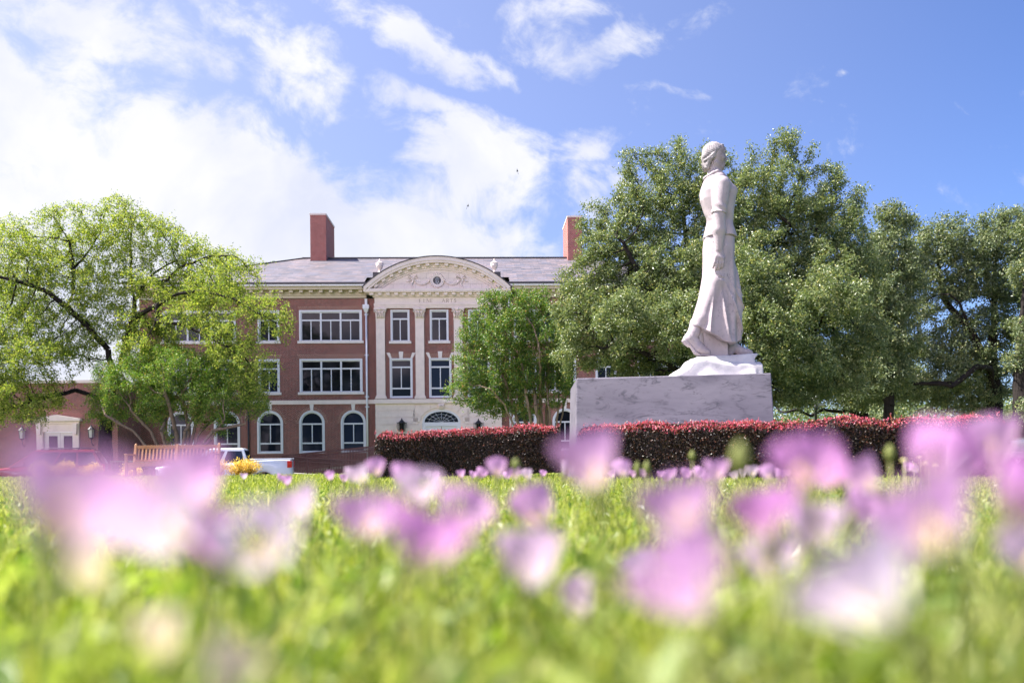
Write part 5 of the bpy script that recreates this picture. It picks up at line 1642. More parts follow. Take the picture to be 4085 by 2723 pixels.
def lamp_post():
    Y = 32.0; p = at(3256, 1815, Y); gz = float(terrain(p.x, Y))
    top = at(3252, 1588, Y).z - gz
    o = empty('lamp_post', (p.x, Y, gz), 0, 'dark slim lamp post with pale globe and short side arm before the low oak limb', 'lamp post')
    m = MB(); m.lathe([(.14, 0), (.14, .12), (.09, .3), (.055, .5), (.045, top - .45), (.07, top - .42), (.07, top - .3), (.03, top - .2)], (0, 0, 0), 12); m.build('post', IRON, o)
    m = MB(); m.lathe([(.05, 0), (.11, .06), (.13, .15), (.11, .26), (.05, .33), (.02, .36)], (0, 0, top - .2), 12); m.build('globe', LAMPGLASS, o)
    m = MB(); m.tube([(.03, 0, top - .34), (.16, 0, top - .28), (.2, 0, top - .26)], .02, 6); m.box(.05, .28, -.06, .06, top - .27, top - .20); m.build('side_arm', simple('pale_lamp_arm', (.5, .46, .42), .5), o)
lamp_post()

def bird(sx, sy, rot, label):
    p = at(sx, sy, 90.0)
    m = MB(); s = .30
    V = [(0, 0, .9 * s), (0, 0, -1.0 * s), (.16 * s, 0, .1 * s), (-.16 * s, 0, .1 * s), (0, .16 * s, .1 * s), (0, -.16 * s, .1 * s)]
    m.add(V, [(0, 2, 4), (0, 4, 3), (0, 3, 5), (0, 5, 2), (1, 4, 2), (1, 3, 4), (1, 5, 3), (1, 2, 5)])
    for q in (-1, 1):
        m.add([(q * .1 * s, 0, .35 * s), (q * .1 * s, .02, -.1 * s), (q * .42 * s, .75 * s, -.25 * s), (q * .36 * s, .8 * s, .05 * s)], [(0, 1, 2, 3)])
        m.add([(q * .1 * s, .012, .35 * s), (q * .1 * s, .032, -.1 * s), (q * .42 * s, .765 * s, -.25 * s), (q * .36 * s, .815 * s, .05 * s)], [(3, 2, 1, 0)])
    m.add([(0, .01, -.7 * s), (.1 * s, .01, -1.3 * s), (-.1 * s, .01, -1.3 * s)], [(0, 1, 2)])
    o = m.build('bird', IRON, None, p); o.rotation_euler = (0, R(rot), 0)
    tag(o, label, 'bird', 'dark birds against the clouds')
bird(2064, 681, -14, 'tiny dark bird high against the round white cloud')
bird(1866, 819, 22, 'tiny dark bird lower against the cloud, above the pediment')
# ------------------------------------------------------------------ trees
def colonise(A, P0, par0, step, infl, kill, iters, up=0.0, g=None):
    """space colonisation: branches grow towards the attraction points A"""
    P = [np.array(p, float) for p in P0]; par = list(par0)
    A = np.array(A, float); alive = np.ones(len(A), bool)
    Pn = np.array(P)
    d = np.linalg.norm(A[:, None] - Pn[None], axis=2)
    near = d.argmin(1); dist = d.min(1)
    for it in range(iters):
        act = alive & (dist < infl)
        if not act.any(): break
        idx = near[act]
        v = A[act] - Pn[idx]; v /= np.linalg.norm(v, axis=1, keepdims=True) + 1e-9
        un, inv = np.unique(idx, return_inverse=True)
        s = np.zeros((len(un), 3)); np.add.at(s, inv, v)
        s /= np.linalg.norm(s, axis=1, keepdims=True) + 1e-9
        s += g.normal(0, .16, s.shape); s[:, 2] += up
        s /= np.linalg.norm(s, axis=1, keepdims=True) + 1e-9
        new = Pn[un] + s * step
        b = len(Pn)
        Pn = np.concatenate([Pn, new]); par += list(un)
        dn = np.linalg.norm(A[:, None] - new[None], axis=2)
        j = dn.argmin(1); dm = dn.min(1)
        up_ = dm < dist
        near[up_] = b + j[up_]; dist[up_] = dm[up_]
        alive &= dist > kill
        if not alive.any(): break
    return Pn, np.array(par)

def branch_mesh(P, par, rad, thin):
    """a frustum for every limb segment"""
    n = len(P)
    dirs = np.zeros((n, 3)); has = par >= 0
    dirs[has] = P[has] - P[par[has]]
    root = np.nonzero(~has)[0]
    dirs[root] = (0, 0, 1)
    dirs /= np.linalg.norm(dirs, axis=1, keepdims=True) + 1e-9
    Vs, Qs, base = [], [], 0
    for lo, hi, k in ((thin, 9e9, 8), (0.0, thin, 4)):
        e = np.nonzero(has & (rad >= lo) & (rad < hi))[0]
        if not len(e): continue
        p = par[e]
        r1 = rad[e]; r0 = np.minimum(rad[p], r1 * 1.35)
        ref = np.array([.31, .17, .93])
        def frame(d):
            a = np.cross(d, ref); a /= np.linalg.norm(a, axis=1, keepdims=True) + 1e-9
            return a, np.cross(d, a)
        d0 = dirs[p] * .5 + dirs[e]; d0 /= np.linalg.norm(d0, axis=1, keepdims=True) + 1e-9
        a0, b0 = frame(d0); a1, b1 = frame(dirs[e])
        t = 2 * np.pi * np.arange(k) / k
        c, s = np.cos(t)[None, :, None], np.sin(t)[None, :, None]
        R0 = P[p][:, None] + (a0[:, None] * c + b0[:, None] * s) * r0[:, None, None]
        R1 = P[e][:, None] + (a1[:, None] * c + b1[:, None] * s) * r1[:, None, None]
        V = np.concatenate([R0, R1], 1).reshape(-1, 3)
        i = np.arange(len(e))[:, None] * 2 * k + np.arange(k)[None]
        j = np.arange(len(e))[:, None] * 2 * k + (np.arange(k)[None] + 1) % k
        Q = np.stack([i, j, j + k, i + k], -1).reshape(-1, 4) + base
        base += len(V); Vs.append(V); Qs.append(Q)
    return np.concatenate(Vs), np.concatenate(Qs)

def tree(name, label, Y, base_px, limbs, blobs, nattr, r_trunk, step, leaf_m, bark_m, leaf, per, spread, seed,
         infl=2.2, kill=.5, up=.05, group=None, droop=.3, twig=.03, depth=1.0, cat='tree', flat=.0, mult=1.0, dens=None, bundle=4, bsp=.35, tmul=1.0, rmax=9.0):
    """base_px: photograph x of the foot; limbs: polylines (px, py, dy) starting at the foot; blobs: (px, py, rx, ry, dy) crown ellipsoids"""
    g = np.random.default_rng(seed)
    foot = at(base_px, 1815, Y); gz = float(terrain(foot.x, Y))
    org = np.array([foot.x, Y, gz])
    o = empty(name, tuple(org), 0, label, cat, group)
    s = Y / F_PX
    P0, par0 = [], []
    trunk_pts = []
    for li, L in enumerate(limbs):
        pts = []
        for q in L:
            px, py = q[0], q[1]; dy = q[2] if len(q) > 2 else 0
            if py is None: pts.append(np.array([at(px, 1815, Y).x, Y + dy, gz - .1]))
            else:
                w = at(px, py, Y); pts.append(np.array([w[0], Y + dy, w[2]]))
        # densify
        pp = [pts[0]]
        for a, b in zip(pts[:-1], pts[1:]):
            k = max(1, int(np.linalg.norm(b - a) / step))
            for t in range(1, k + 1): pp.append(a + (b - a) * t / k + (g.normal(0, step * .06, 3) if t < k else 0))
        # join the first point to the nearest node that exists
        if P0 and len(limbs) > 1 and L[0][1] is not None:
            d = [np.linalg.norm(x - pp[0]) for x in P0]; prev = int(np.argmin(d))
        else:
            P0.append(pp[0]); par0.append(-1); prev = len(P0) - 1
        if li == 0: n_first = len(pp)
        for p in pp[1:]:
            P0.append(p); par0.append(prev); prev = len(P0) - 1
    # attraction points
    vol = np.array([b[2] * b[3] for b in blobs], float); cnt = np.maximum(4, (vol / vol.sum() * nattr)).astype(int)
    A = []
    for b, c in zip(blobs, cnt):
        w = at(b[0], b[1], Y); dy = b[4] if len(b) > 4 else 0
        rx, rz = b[2] * s, b[3] * s
        ryy = depth * .5 * (rx + rz)
        u = rvec(c, g) * (g.random((c, 1)) ** (1 / 2.6))
        A.append(np.array([w[0], Y + dy, w[2]]) + u * np.array([rx, ryy, rz]))
    A = np.concatenate(A)
    A = A[A[:, 2] > gz + .15]
    P, par = colonise(A, P0, par0, step, infl, kill, 140, up, g)
    n = len(P)
    tips = np.zeros(n); ch = np.bincount(par[par >= 0], minlength=n)
    tips[ch == 0] = 1
    for i in range(n - 1, 0, -1):
        if par[i] >= 0: tips[par[i]] += tips[i]
    r0 = .010
    roots = np.nonzero(par < 0)[0]
    ex = math.log(max(1.2, r_trunk / r0)) / math.log(max(2, tips[roots].max()))
    rad = r0 * np.maximum(tips, 1) ** ex
    rad = np.minimum(rad, rmax)
    rad[:n_first] *= np.linspace(tmul, 1 + (tmul - 1) * .55, n_first)
    # buttress flare at the foot
    hgt = P[:, 2] - gz
    rad *= 1 + .5 * np.exp(-np.clip(hgt, 0, 9) / .35) * (rad > .06)
    V, Q = branch_mesh(P - org, par, rad, .035)
    np_mesh('trunk', V, Q, bark_m, o)
    # leaves in sprays round the thin twigs
    tw = np.nonzero((rad < twig))[0]
    w_ = g.random(len(tw))
    if dens is not None: tw = tw[w_ < dens]
    fwd = np.zeros((n, 3)); hs = par >= 0; fwd[hs] = P[hs] - P[par[hs]]; fwd /= np.linalg.norm(fwd, axis=1, keepdims=True) + 1e-9
    rep = max(1, int(per / bundle))
    T = np.repeat(tw, rep)
    C0 = P[T] + fwd[T] * g.uniform(-.5, 1.0, (len(T), 1)) * step + rvec(len(T), g) * (g.random((len(T), 1)) ** .6) * spread
    ax = fwd[T] * .9 + rvec(len(T), g) * .9 + np.array([0, 0, -droop])
    ax /= np.linalg.norm(ax, axis=1, keepdims=True) + 1e-9
    # each spray: several leaves along a short axis
    q = bundle
    off = np.linspace(-.5, .5, q)
    C = (C0[:, None] + ax[:, None] * off[None, :, None] * bsp + g.normal(0, bsp * .12, (len(C0), q, 3))).reshape(-1, 3)
    AX = np.repeat(ax, q, 0)
    D = AX * .6 + rvec(len(C), g) * .9 + np.array([0, 0, -droop * .6])
    N = rvec(len(C), g) * .8 + np.array([0, 0, .75])
    keep = C[:, 2] > gz + .1
    C, D, N = C[keep], D[keep], N[keep]
    ll = g.uniform(.75, 1.25, len(C)) * leaf[0]
    V, Q = leaf_quads(C - org, D, N, ll, ll * leaf[1])
    np_mesh('crown', V, Q, leaf_m, o, smooth=False)
    print(name, 'nodes', n, 'leaves', len(C))
    return o

# the light green spreading tree on the left
tree('spreading_tree', 'large spreading light green tree with dark crooked limbs before the hall\'s left end', 45.5, 424,
     [[(424, None), (420, 1720, 0), (432, 1600, 0), (455, 1500, 0)],
      [(455, 1500, 0), (442, 1396, -.3), (370, 1300, -.8), (309, 1236, -1.2), (254, 1186, -1.6), (185, 1159, -2.0), (100, 1140, -2.4)],
      [(309, 1236, -1.2), (332, 1180, -1), (322, 1090, -.8), (312, 1040, -.6), (296, 970, -.5)],
      [(322, 1090, -.8), (360, 1020, -.4), (385, 950, 0)],
      [(455, 1500, 0), (500, 1400, .3), (514, 1330, .5), (508, 1170, .8), (490, 1080, 1.0), (486, 980, 1.0), (490, 880, 1.1)],
      [(514, 1330, .5), (530, 1192, .2), (590, 1140, -.2), (685, 1126, -.6), (740, 1080, -.8), (850, 1045, -1.1), (960, 1040, -1.3)],
      [(530, 1192, .2), (560, 1110, .6), (613, 1054, 1.0), (680, 1005, 1.4)],
      [(480, 1440, 0), (560, 1285, -1.0), (620, 1265, -1.5), (690, 1242, -2), (780, 1205, -2.4), (880, 1200, -2.8), (1010, 1235, -3.2), (1100, 1290, -3.5)],
      [(690, 1242, -2), (700, 1310, -2.5), (820, 1330, -3), (960, 1400, -3.3), (1060, 1460, -3.5)],
      [(432, 1600, 0), (330, 1560, -.8), (220, 1600, -1.6), (120, 1640, -2.2)],
      [(432, 1710, 0), (470, 1690, -.5), (520, 1650, -1)]],
     [(130, 1000, 150, 95), (40, 940, 60, 70), (330, 905, 170, 80), (490, 850, 95, 60), (590, 930, 130, 90), (760, 1005, 130, 70), (900, 1050, 100, 55), (1000, 1090, 60, 60),
      (700, 1150, 230, 70), (930, 1180, 130, 90, -2), (1080, 1280, 120, 70, -3), (1180, 1330, 55, 60, -3.2), (1000, 1390, 120, 90, -3), (1090, 1500, 90, 80, -3.3), (1075, 1590, 60, 50, -3.3),
      (250, 1080, 170, 90), (60, 1170, 120, 120), (150, 1350, 190, 100, -1.5), (50, 1490, 100, 140, -2), (370, 1330, 100, 70), (620, 1330, 130, 80, -1),
      (255, 1450, 120, 70, -3), (180, 1570, 150, 80, -2.5), (40, 1640, 70, 90, -2), (620, 1430, 150, 70, -1), (260, 1620, 100, 40, -2.5), (820, 1300, 120, 80, -2.5), (235, 1668, 110, 32, -3), (110, 1690, 70, 30, -3), (400, 1150, 110, 110), (330, 1240, 90, 80, -.6), (480, 1280, 80, 90, .5), (420, 1010, 90, 80), (320, 1400, 120, 80, -1), (190, 1250, 130, 90, -1), (520, 1050, 90, 80), (110, 1080, 120, 90, -1), (90, 1430, 110, 90, -2), (-60, 1250, 90, 260, -1)],
     4400, .27, .36, L_PECAN, BARK, (.125, .42), 62, .34, 31, infl=3.4, kill=.42, up=.04, droop=.30, twig=.026, depth=1.5, bundle=6, bsp=.36, tmul=2.6, rmax=.15)

MG = 'multi-stemmed crape myrtles beside the hall'
st = []
for k, (bx, tx, ty) in enumerate(((640, 470, 1660), (655, 540, 1640), (668, 590, 1600), (690, 650, 1590), (705, 700, 1560), (720, 740, 1580), (735, 800, 1600), (752, 860, 1630), (765, 930, 1680), (778, 990, 1690), (700, 620, 1640), (730, 770, 1560))):
    st.append([(bx, None, (k % 3 - 1) * .5), (bx + (tx - bx) * .12, 1800, (k % 3 - 1) * .6), (bx + (tx - bx) * .45, 1720, (k % 3 - 1) * .9), (tx, ty, (k % 4 - 1.5) * .9)])
tree('crape_myrtle', 'broad rounded crape myrtle with many tan stems, behind the teak bench', 43.5, 705, st,
     [(560, 1545, 180, 100), (750, 1500, 230, 110), (900, 1560, 170, 110), (700, 1430, 170, 55), (430, 1620, 85, 70), (1010, 1610, 75, 70), (500, 1490, 140, 80), (860, 1460, 130, 70), (380, 1660, 50, 40), (700, 1590, 200, 60), (890, 1730, 22, 26), (600, 1640, 110, 40), (840, 1650, 110, 40)],
     1900, .10, .24, L_MYRT, BARK_M, (.085, .5), 100, .30, 37, infl=2.4, kill=.36, up=.05, group=MG, twig=.026, depth=1.1, bundle=5, bsp=.24)
st = []
for k, (bx, tx, ty) in enumerate(((2070, 1960, 1560), (2085, 2010, 1500), (2110, 2060, 1420), (2150, 2120, 1400), (2165, 2150, 1420), (2180, 2190, 1400), (2200, 2170, 1450), (2215, 2240, 1480), (2232, 2270, 1520), (2130, 2080, 1450))):
    st.append([(bx, None, (k % 3 - 1) * .4), (bx + (tx - bx) * .1, 1720, (k % 3 - 1) * .5), (bx + (tx - bx) * .5, 1620, (k % 3 - 1) * .7), (tx, ty, (k % 4 - 1.5) * .7)])
tree('crape_myrtle', 'upright crape myrtle with reddish tips between the pediment and the olive green tree', 31, 2150, st,
     [(2000, 1330, 170, 130), (2080, 1225, 120, 70), (2150, 1185, 60, 45), (2075, 1180, 30, 35), (1905, 1470, 110, 100), (1840, 1555, 65, 55), (2050, 1500, 170, 110), (2180, 1370, 120, 170), (1960, 1610, 130, 50), (2230, 1560, 70, 70), (2100, 1620, 80, 40), (1965, 1215, 50, 60), (1870, 1360, 50, 60)],
     1900, .085, .19, L_MYRT2, BARK_M, (.072, .52), 100, .24, 41, infl=2.0, kill=.28, up=.05, group=MG, twig=.024, depth=1.0, bundle=5, bsp=.2)

# the big olive green tree behind the statue
tree('olive_green_tree', 'tall olive green tree with feathery upright sprays directly behind the statue', 26.5, 2830,
     [[(2830, None), (2825, 1720), (2815, 1560)], [(2815, 1560), (2700, 1380, -.6), (2560, 1180, -1), (2470, 1000, -1)], [(2815, 1560), (2800, 1300, .3), (2770, 1050, .5), (2740, 850, .5)],
      [(2820, 1600), (2950, 1350, .5), (3040, 1150, .4), (3130, 900, .2)], [(2820, 1620), (3020, 1450, -1), (3200, 1330, -1.5), (3340, 1220, -1.6)], [(2815, 1560), (2600, 1450, -1.5), (2420, 1400, -1.8)], [(2800, 1300, .3), (2900, 1050, 1.4), (2960, 880, 1.5)],
      [(2950, 1350, .5), (3150, 1150, 1.2), (3320, 1000, 1.2)]],
     [(2420, 1010, 130, 150), (2550, 880, 120, 170), (2660, 800, 90, 150), (2790, 790, 90, 170), (2950, 830, 120, 170), (3090, 830, 110, 190), (3230, 870, 120, 160), (3350, 930, 100, 140),
      (2350, 1250, 150, 160), (2500, 1230, 180, 190), (2700, 1150, 220, 240), (2960, 1130, 230, 240), (3250, 1130, 200, 220), (3430, 1080, 80, 130), (2310, 1410, 110, 90), (3150, 1400, 240, 160), (3400, 1370, 140, 130), (3130, 1560, 220, 70),
      (3130, 600, 35, 90), (3170, 560, 14, 50), (2510, 660, 20, 80), (2553, 640, 14, 50), (2700, 590, 18, 50), (2400, 830, 18, 60), (3060, 640, 16, 60), (3230, 640, 16, 60), (3300, 680, 20, 50), (3440, 760, 20, 30), (2330, 850, 16, 50), (2820, 620, 20, 60), (2620, 630, 14, 60), (2505, 690, 25, 70), (2690, 640, 40, 80), (2555, 665, 22, 60), (2900, 650, 30, 50), (3010, 640, 30, 60), (2440, 800, 30, 60), (2330, 900, 40, 50), (2290, 1130, 70, 60), (3420, 800, 40, 50), (3330, 720, 50, 60), (2500, 1440, 200, 70), (2620, 1540, 180, 60), (2820, 1450, 160, 110), (3340, 1520, 130, 80), (3000, 1330, 150, 130, -2.6), (3200, 1250, 130, 120, -2.6), (2650, 1350, 150, 130, -2.4), (2450, 1330, 120, 120, -2.2), (3080, 1470, 150, 80, -2.4), (2900, 1180, 100, 130, -2.2)],
     6600, .26, .19, L_ELM, BARK, (.078, .5), 96, .19, 47, infl=2.0, kill=.25, up=.09, droop=.05, twig=.022, depth=1.15, bundle=6, bsp=.30)

# oaks on the right
OG = 'oaks at the right of the statue'
tree('pointed_oak', 'slim pointed oak standing between the feathery tree and the broad oaks', 36, 3548,
     [[(3548, None), (3545, 1500), (3535, 1250), (3548, 1000), (3560, 860)]],
     [(3560, 880, 55, 85), (3600, 900, 60, 55), (3540, 1000, 95, 100), (3560, 1120, 130, 110), (3500, 1230, 140, 110), (3530, 1370, 140, 110), (3500, 1500, 140, 90), (3640, 1060, 40, 80)],
     1500, .22, .25, L_OAK, BARK, (.115, .48), 110, .30, 53, infl=2.4, kill=.33, up=.06, group=OG, twig=.028, depth=1.0, bundle=5, bsp=.30)
tree('broad_oak', 'broad grey-green oak with dark limbs and sky gaps, right of the pointed oak', 38, 3962,
     [[(3962, None), (3965, 1600), (3962, 1430)], [(3962, 1430), (3965, 1300), (3990, 1180, .5), (4010, 1050, .8)], [(3962, 1430), (3920, 1350, -.5), (3960, 1270, -.4), (3940, 1180, 0)],
      [(3962, 1500), (3850, 1330, -.5), (3790, 1220, -.8), (3740, 1190, -1)], [(3850, 1330, -.5), (3780, 1180, .4), (3775, 1080, .6)], [(3965, 1580), (3900, 1480, -1), (3800, 1480, -2), (3680, 1560, -2.5)]],
     [(3760, 930, 110, 60), (3700, 1000, 90, 80), (3830, 1010, 140, 90), (3960, 920, 90, 70), (4050, 890, 70, 60), (4010, 1020, 130, 100), (3690, 1120, 100, 70), (3870, 1130, 140, 70), (4050, 1160, 110, 90), (3640, 1250, 90, 60), (3880, 1290, 110, 70), (4020, 1320, 90, 80),
      (3660, 1400, 110, 60), (3830, 1430, 150, 70), (3980, 1470, 100, 60), (3620, 1550, 150, 70), (3820, 1570, 160, 70), (3960, 1560, 80, 50), (3430, 1590, 120, 50, -1), (3270, 1560, 90, 60, -.5), (3520, 1480, 80, 60, -1)],
     2600, .36, .28, L_OAK, BARK, (.12, .48), 105, .33, 59, infl=2.8, kill=.38, up=.03, group=OG, twig=.03, depth=1.1, bundle=5, bsp=.34)
tree('broad_oak', 'dark trunked oak at the right edge, its crown partly out of the picture', 34, 4078,
     [[(4078, None), (4076, 1500), (4085, 1200), (4120, 950)], [(4080, 1350), (4180, 1100, .8), (4250, 950, 1)], [(4077, 1480), (4040, 1380, -.6), (4000, 1340, -1)]],
     [(4130, 920, 90, 80), (4230, 950, 120, 120), (4120, 1100, 100, 90), (4280, 1150, 150, 140), (4110, 1290, 90, 70), (4260, 1380, 150, 110), (4060, 1440, 60, 50), (4055, 1640, 40, 40, -.5), (4170, 1560, 90, 60)],
     1300, .34, .27, L_OAK, BARK, (.115, .48), 95, .30, 61, infl=2.6, kill=.36, up=.04, group=OG, twig=.03, depth=1.0, bundle=5, bsp=.32)
tree('live_oak', 'low live oak with a thick snaking limb just above the hedge, behind the lamp post', 41, 3440,
     [[(3440, None), (3430, 1650), (3400, 1600)], [(3415, 1625), (3330, 1645, -.8), (3250, 1638, -1.2), (3190, 1664, -1.5), (3140, 1640, -1.6), (3090, 1652, -1.6)], [(3400, 1600), (3330, 1520, .5), (3240, 1460, .8)], [(3400, 1600), (3480, 1500, .6), (3560, 1420, .8)]],
     [(3200, 1520, 110, 60, .5), (3330, 1480, 120, 70, .5), (3480, 1470, 120, 80, .8), (3380, 1560, 90, 40, -.8), (3120, 1570, 60, 40, 0), (3600, 1500, 120, 80, 1), (3090, 1480, 80, 60, 1.5), (2980, 1550, 60, 40, 0)],
     1100, .38, .3, L_OAK, BARK, (.12, .48), 110, .34, 67, infl=3.0, kill=.42, up=.02, group=OG, twig=.032, depth=1.6, bundle=5, bsp=.34)

def far_wood():
    g = np.random.default_rng(71)
    P = []
    for k in range(70):
        x = g.uniform(6, 75); y = g.uniform(62, 95) if x > 24 else g.uniform(84, 100)
        hh = g.uniform(4.0, 7.5) if x < 55 else g.uniform(6, 10)
        n = 1100
        u = rvec(n, g) * (g.random((n, 1)) ** .4)
        P.append(np.array([x, y, ROADZ + hh * .5]) + u * np.array([g.uniform(2, 3.6), 2.2, hh * .55]))
    P = np.concatenate(P); P = P[P[:, 2] > ROADZ]
    n = len(P)
    V, Q = leaf_quads(P, rvec(n, g), rvec(n, g) + np.array([0, 0, .8]), g.uniform(.3, .5, n), g.uniform(.18, .3, n))
    P2 = []
    for k in range(46):
        x = g.uniform(5.5, 52); y = g.uniform(47, 58) if x > 22 else g.uniform(46, 52) if x < 9.5 else g.uniform(46, 58)
        hh = g.uniform(3.6, 5.6); n2 = 1500
        u = rvec(n2, g) * (g.random((n2, 1)) ** .4)
        P2.append(np.array([x, y, ROADZ + hh * .5]) + u * np.array([g.uniform(1.6, 2.8), 1.6, hh * .55]))
    P2 = np.concatenate(P2); P2 = P2[P2[:, 2] > ROADZ]; n2 = len(P2)
    V2, Q2 = leaf_quads(P2, rvec(n2, g), rvec(n2, g) + np.array([0, 0, .8]), g.uniform(.16, .28, n2), g.uniform(.09, .16, n2))
    o = np_mesh('understory', V2, Q2, L_OAK, None, smooth=False)
    tag(o, 'dark leafy shrub growth under and behind the oaks', 'undergrowth', kind='stuff')
    o = np_mesh('far_wood', V, Q, L_FAR, None, smooth=False)
    tag(o, 'hazy mass of far light green woodland beyond the oaks', 'wood', kind='stuff')
far_wood()
# ------------------------------------------------------------------ lawn: thousands of blades in one sheet
def blades(g, n, y0, y1, h0, h1, w0, w1, name, m, bias=1.0):
    y = (y0 ** bias + (y1 ** bias - y0 ** bias) * g.random(n)) ** (1 / bias)
    x = (g.random(n) * 2 - 1) * (y * .75 + .9)
    z = terrain(x, y)
    patch = .75 + .5 * (.5 + .5 * np.sin(x * 2.3 + np.sin(y * 1.7) * 2) * np.sin(y * 1.9 + x * .6))
    h = (h0 + (h1 - h0) * g.random(n) ** 1.4) * patch
    w = g.uniform(w0, w1, n)
    az = g.uniform(0, 2 * np.pi, n); lean = np.abs(g.normal(.32, .25, n))
    d = np.stack([np.cos(az) * lean, np.sin(az) * lean, np.ones(n)], 1)
    fa = g.uniform(0, 2 * np.pi, n)
    s = np.stack([np.cos(fa), np.sin(fa), np.zeros(n)], 1)
    b = np.stack([x, y, z - .004], 1)
    mid = b + d * (h * .55)[:, None]
    d2 = d.copy(); d2[:, :2] *= 2.2; d2 /= np.linalg.norm(d2, axis=1, keepdims=True)
    tip = mid + d2 * (h * .5)[:, None]
    ww = (w / 2)[:, None]
    V = np.stack([b - s * ww, b + s * ww, mid + s * ww * .9, mid - s * ww * .9, tip + s * ww * .12, tip - s * ww * .12], 1).reshape(-1, 3)
    i = np.arange(n)[:, None] * 6
    Q = np.concatenate([i + np.array([[0, 1, 2, 3]]), i + np.array([[3, 2, 4, 5]])], 1).reshape(-1, 4)
    return V, Q

def build_grass():
    g = np.random.default_rng(5)
    parts = [blades(g, 4600, .40, 1.2, .12, .26, .004, .010, '', None),
             blades(g, 24000, .50, 2.2, .05, .17, .003, .007, '', None),
             blades(g, 50000, 2.0, 6.0, .05, .14, .004, .009, '', None),
             blades(g, 60000, 5.5, 14.0, .04, .105, .006, .012, '', None),
             blades(g, 46000, 13.5, 27.8, .04, .095, .010, .02, '', None),
             blades(g, 900, 4.5, 14.0, .12, .21, .010, .018, '', None)]
    Vs, Qs, b = [], [], 0
    for V, Q in parts:
        Vs.append(V); Qs.append(Q + b); b += len(V)
    o = np_mesh('grass', np.concatenate(Vs), np.concatenate(Qs), GRASS, None, smooth=False)
    tag(o, 'bright green unmown lawn grass in the foreground', 'grass', kind='stuff')
    # broad leaves of the flowering weeds and clover among the blades
    n = 15000
    y = .55 + 9.5 * g.random(n) ** 1.7; x = (g.random(n) * 2 - 1) * (y * .72 + .3)
    z = terrain(x, y) + g.uniform(.02, .15, n) * (1 - .03 * y)
    P = np.stack([x, y, z], 1)
    L = g.uniform(.022, .06, n)
    near = g.random(n) < .14
    y2 = .45 + .9 * g.random(n)
    P[near] = np.stack([(g.random(n) * 2 - 1) * (y2 * .7 + .2), y2, g.uniform(.06, .235, n)], 1)[near]
    V, Q = leaf_quads(P, rvec(n, g) + np.array([0, 0, .7]), rvec(n, g) + np.array([0, 0, .9]), L, L * .42)
    o = np_mesh('weed_leaves', V, Q, WEED, None, smooth=False)
    tag(o, 'broad soft weed leaves growing among the lawn grass', 'ground cover', kind='stuff')
build_grass()

# ------------------------------------------------------------------ pink evening primroses
def petal_mat(name, edge, mid, inner):
    def b(t):
        o = objco(t)
        s = t.n('ShaderNodeSeparateXYZ', {0: o})
        r_ = t.m('SQRT', t.m('ADD', t.m('MULTIPLY', s.outputs[0], s.outputs[0]), t.m('MULTIPLY', s.outputs[1], s.outputs[1])))
        f = t.m('ADD', r_, t.m('MULTIPLY', s.outputs[2], .35))
        c = t.ramp(f, [(0.05, (.62, .60, .20)), (.22, inner), (.5, mid), (.95, edge)])
        wv = t.noise(t.n('ShaderNodeMapping', {'Vector': o, 'Scale': (9, 9, 2)}).outputs[0], 2.0, 3, .5)
        c = t.mix(t.n('ShaderNodeMapRange', {'Value': wv, 'From Min': .5, 'From Max': .75}).outputs[0], c, tuple(v * .82 for v in mid))
        p = prin(t, c, .55, 0, .3)
        tr = t.n('ShaderNodeBsdfTranslucent', {'Color': c})
        return t.n('ShaderNodeMixShader', {0: .45, 1: p, 2: tr.outputs[0]}).outputs[0]
    return mat(name, b)
PET = [petal_mat('mauve_pink_petal', (.52, .27, .50), (.66, .43, .61), (.72, .65, .66)),
       petal_mat('pale_pink_petal', (.62, .43, .58), (.69, .57, .65), (.74, .71, .69)),
       petal_mat('deep_pink_petal', (.50, .21, .48), (.65, .35, .57), (.72, .58, .64)),
       petal_mat('near_white_petal', (.68, .52, .67), (.76, .67, .73), (.78, .76, .73)),
       petal_mat('peach_bud_petal', (.72, .58, .46), (.76, .68, .46), (.70, .68, .40))]
POLLEN = simple('yellow_pollen', (.70, .58, .12), .6)
STEM = leaf_mat('hairy_green_stem', [(0, (.14, .20, .04)), (1, (.24, .24, .07))], .2, .6, .3)

def petal_mesh(ang, openness, mt, seed):
    """one petal of a unit cup (radius about 1)"""
    g = random.Random(seed)
    nu, nv = 9, 9
    V = []
    for i in range(nu):
        u = i / (nu - 1)
        w = .06 + 1.02 * math.sin(min(1, u * 1.03) * math.pi * .56) ** 1.25
        if u > .86: w *= 1 - (u - .86) * 1.6
        for j in range(nv):
            v = j / (nv - 1) * 2 - 1
            r_ = u ** .72 * openness * (1 - .04 * v * v) + .03
            z = (1.42 - .55 * openness) * u ** 1.45 + .10 * v * v * u - .16 * u ** 4 * openness
            rip = .035 * math.sin(v * 7 + seed) * u ** 2
            a = ang + v * w * .62 / max(.35, openness) ** .5
            edge = 1 - .10 * abs(v) ** 3 * (u > .9) - .06 * (abs(v) < .2) * (u > .95)
            V.append((r_ * edge * math.cos(a), r_ * edge * math.sin(a), z + rip + .02 * math.sin(ang * 2)))
    Q = [(i * nv + j, i * nv + j + 1, (i + 1) * nv + j + 1, (i + 1) * nv + j) for i in range(nu - 1) for j in range(nv - 1)]
    return np.array(V), np.array(Q)

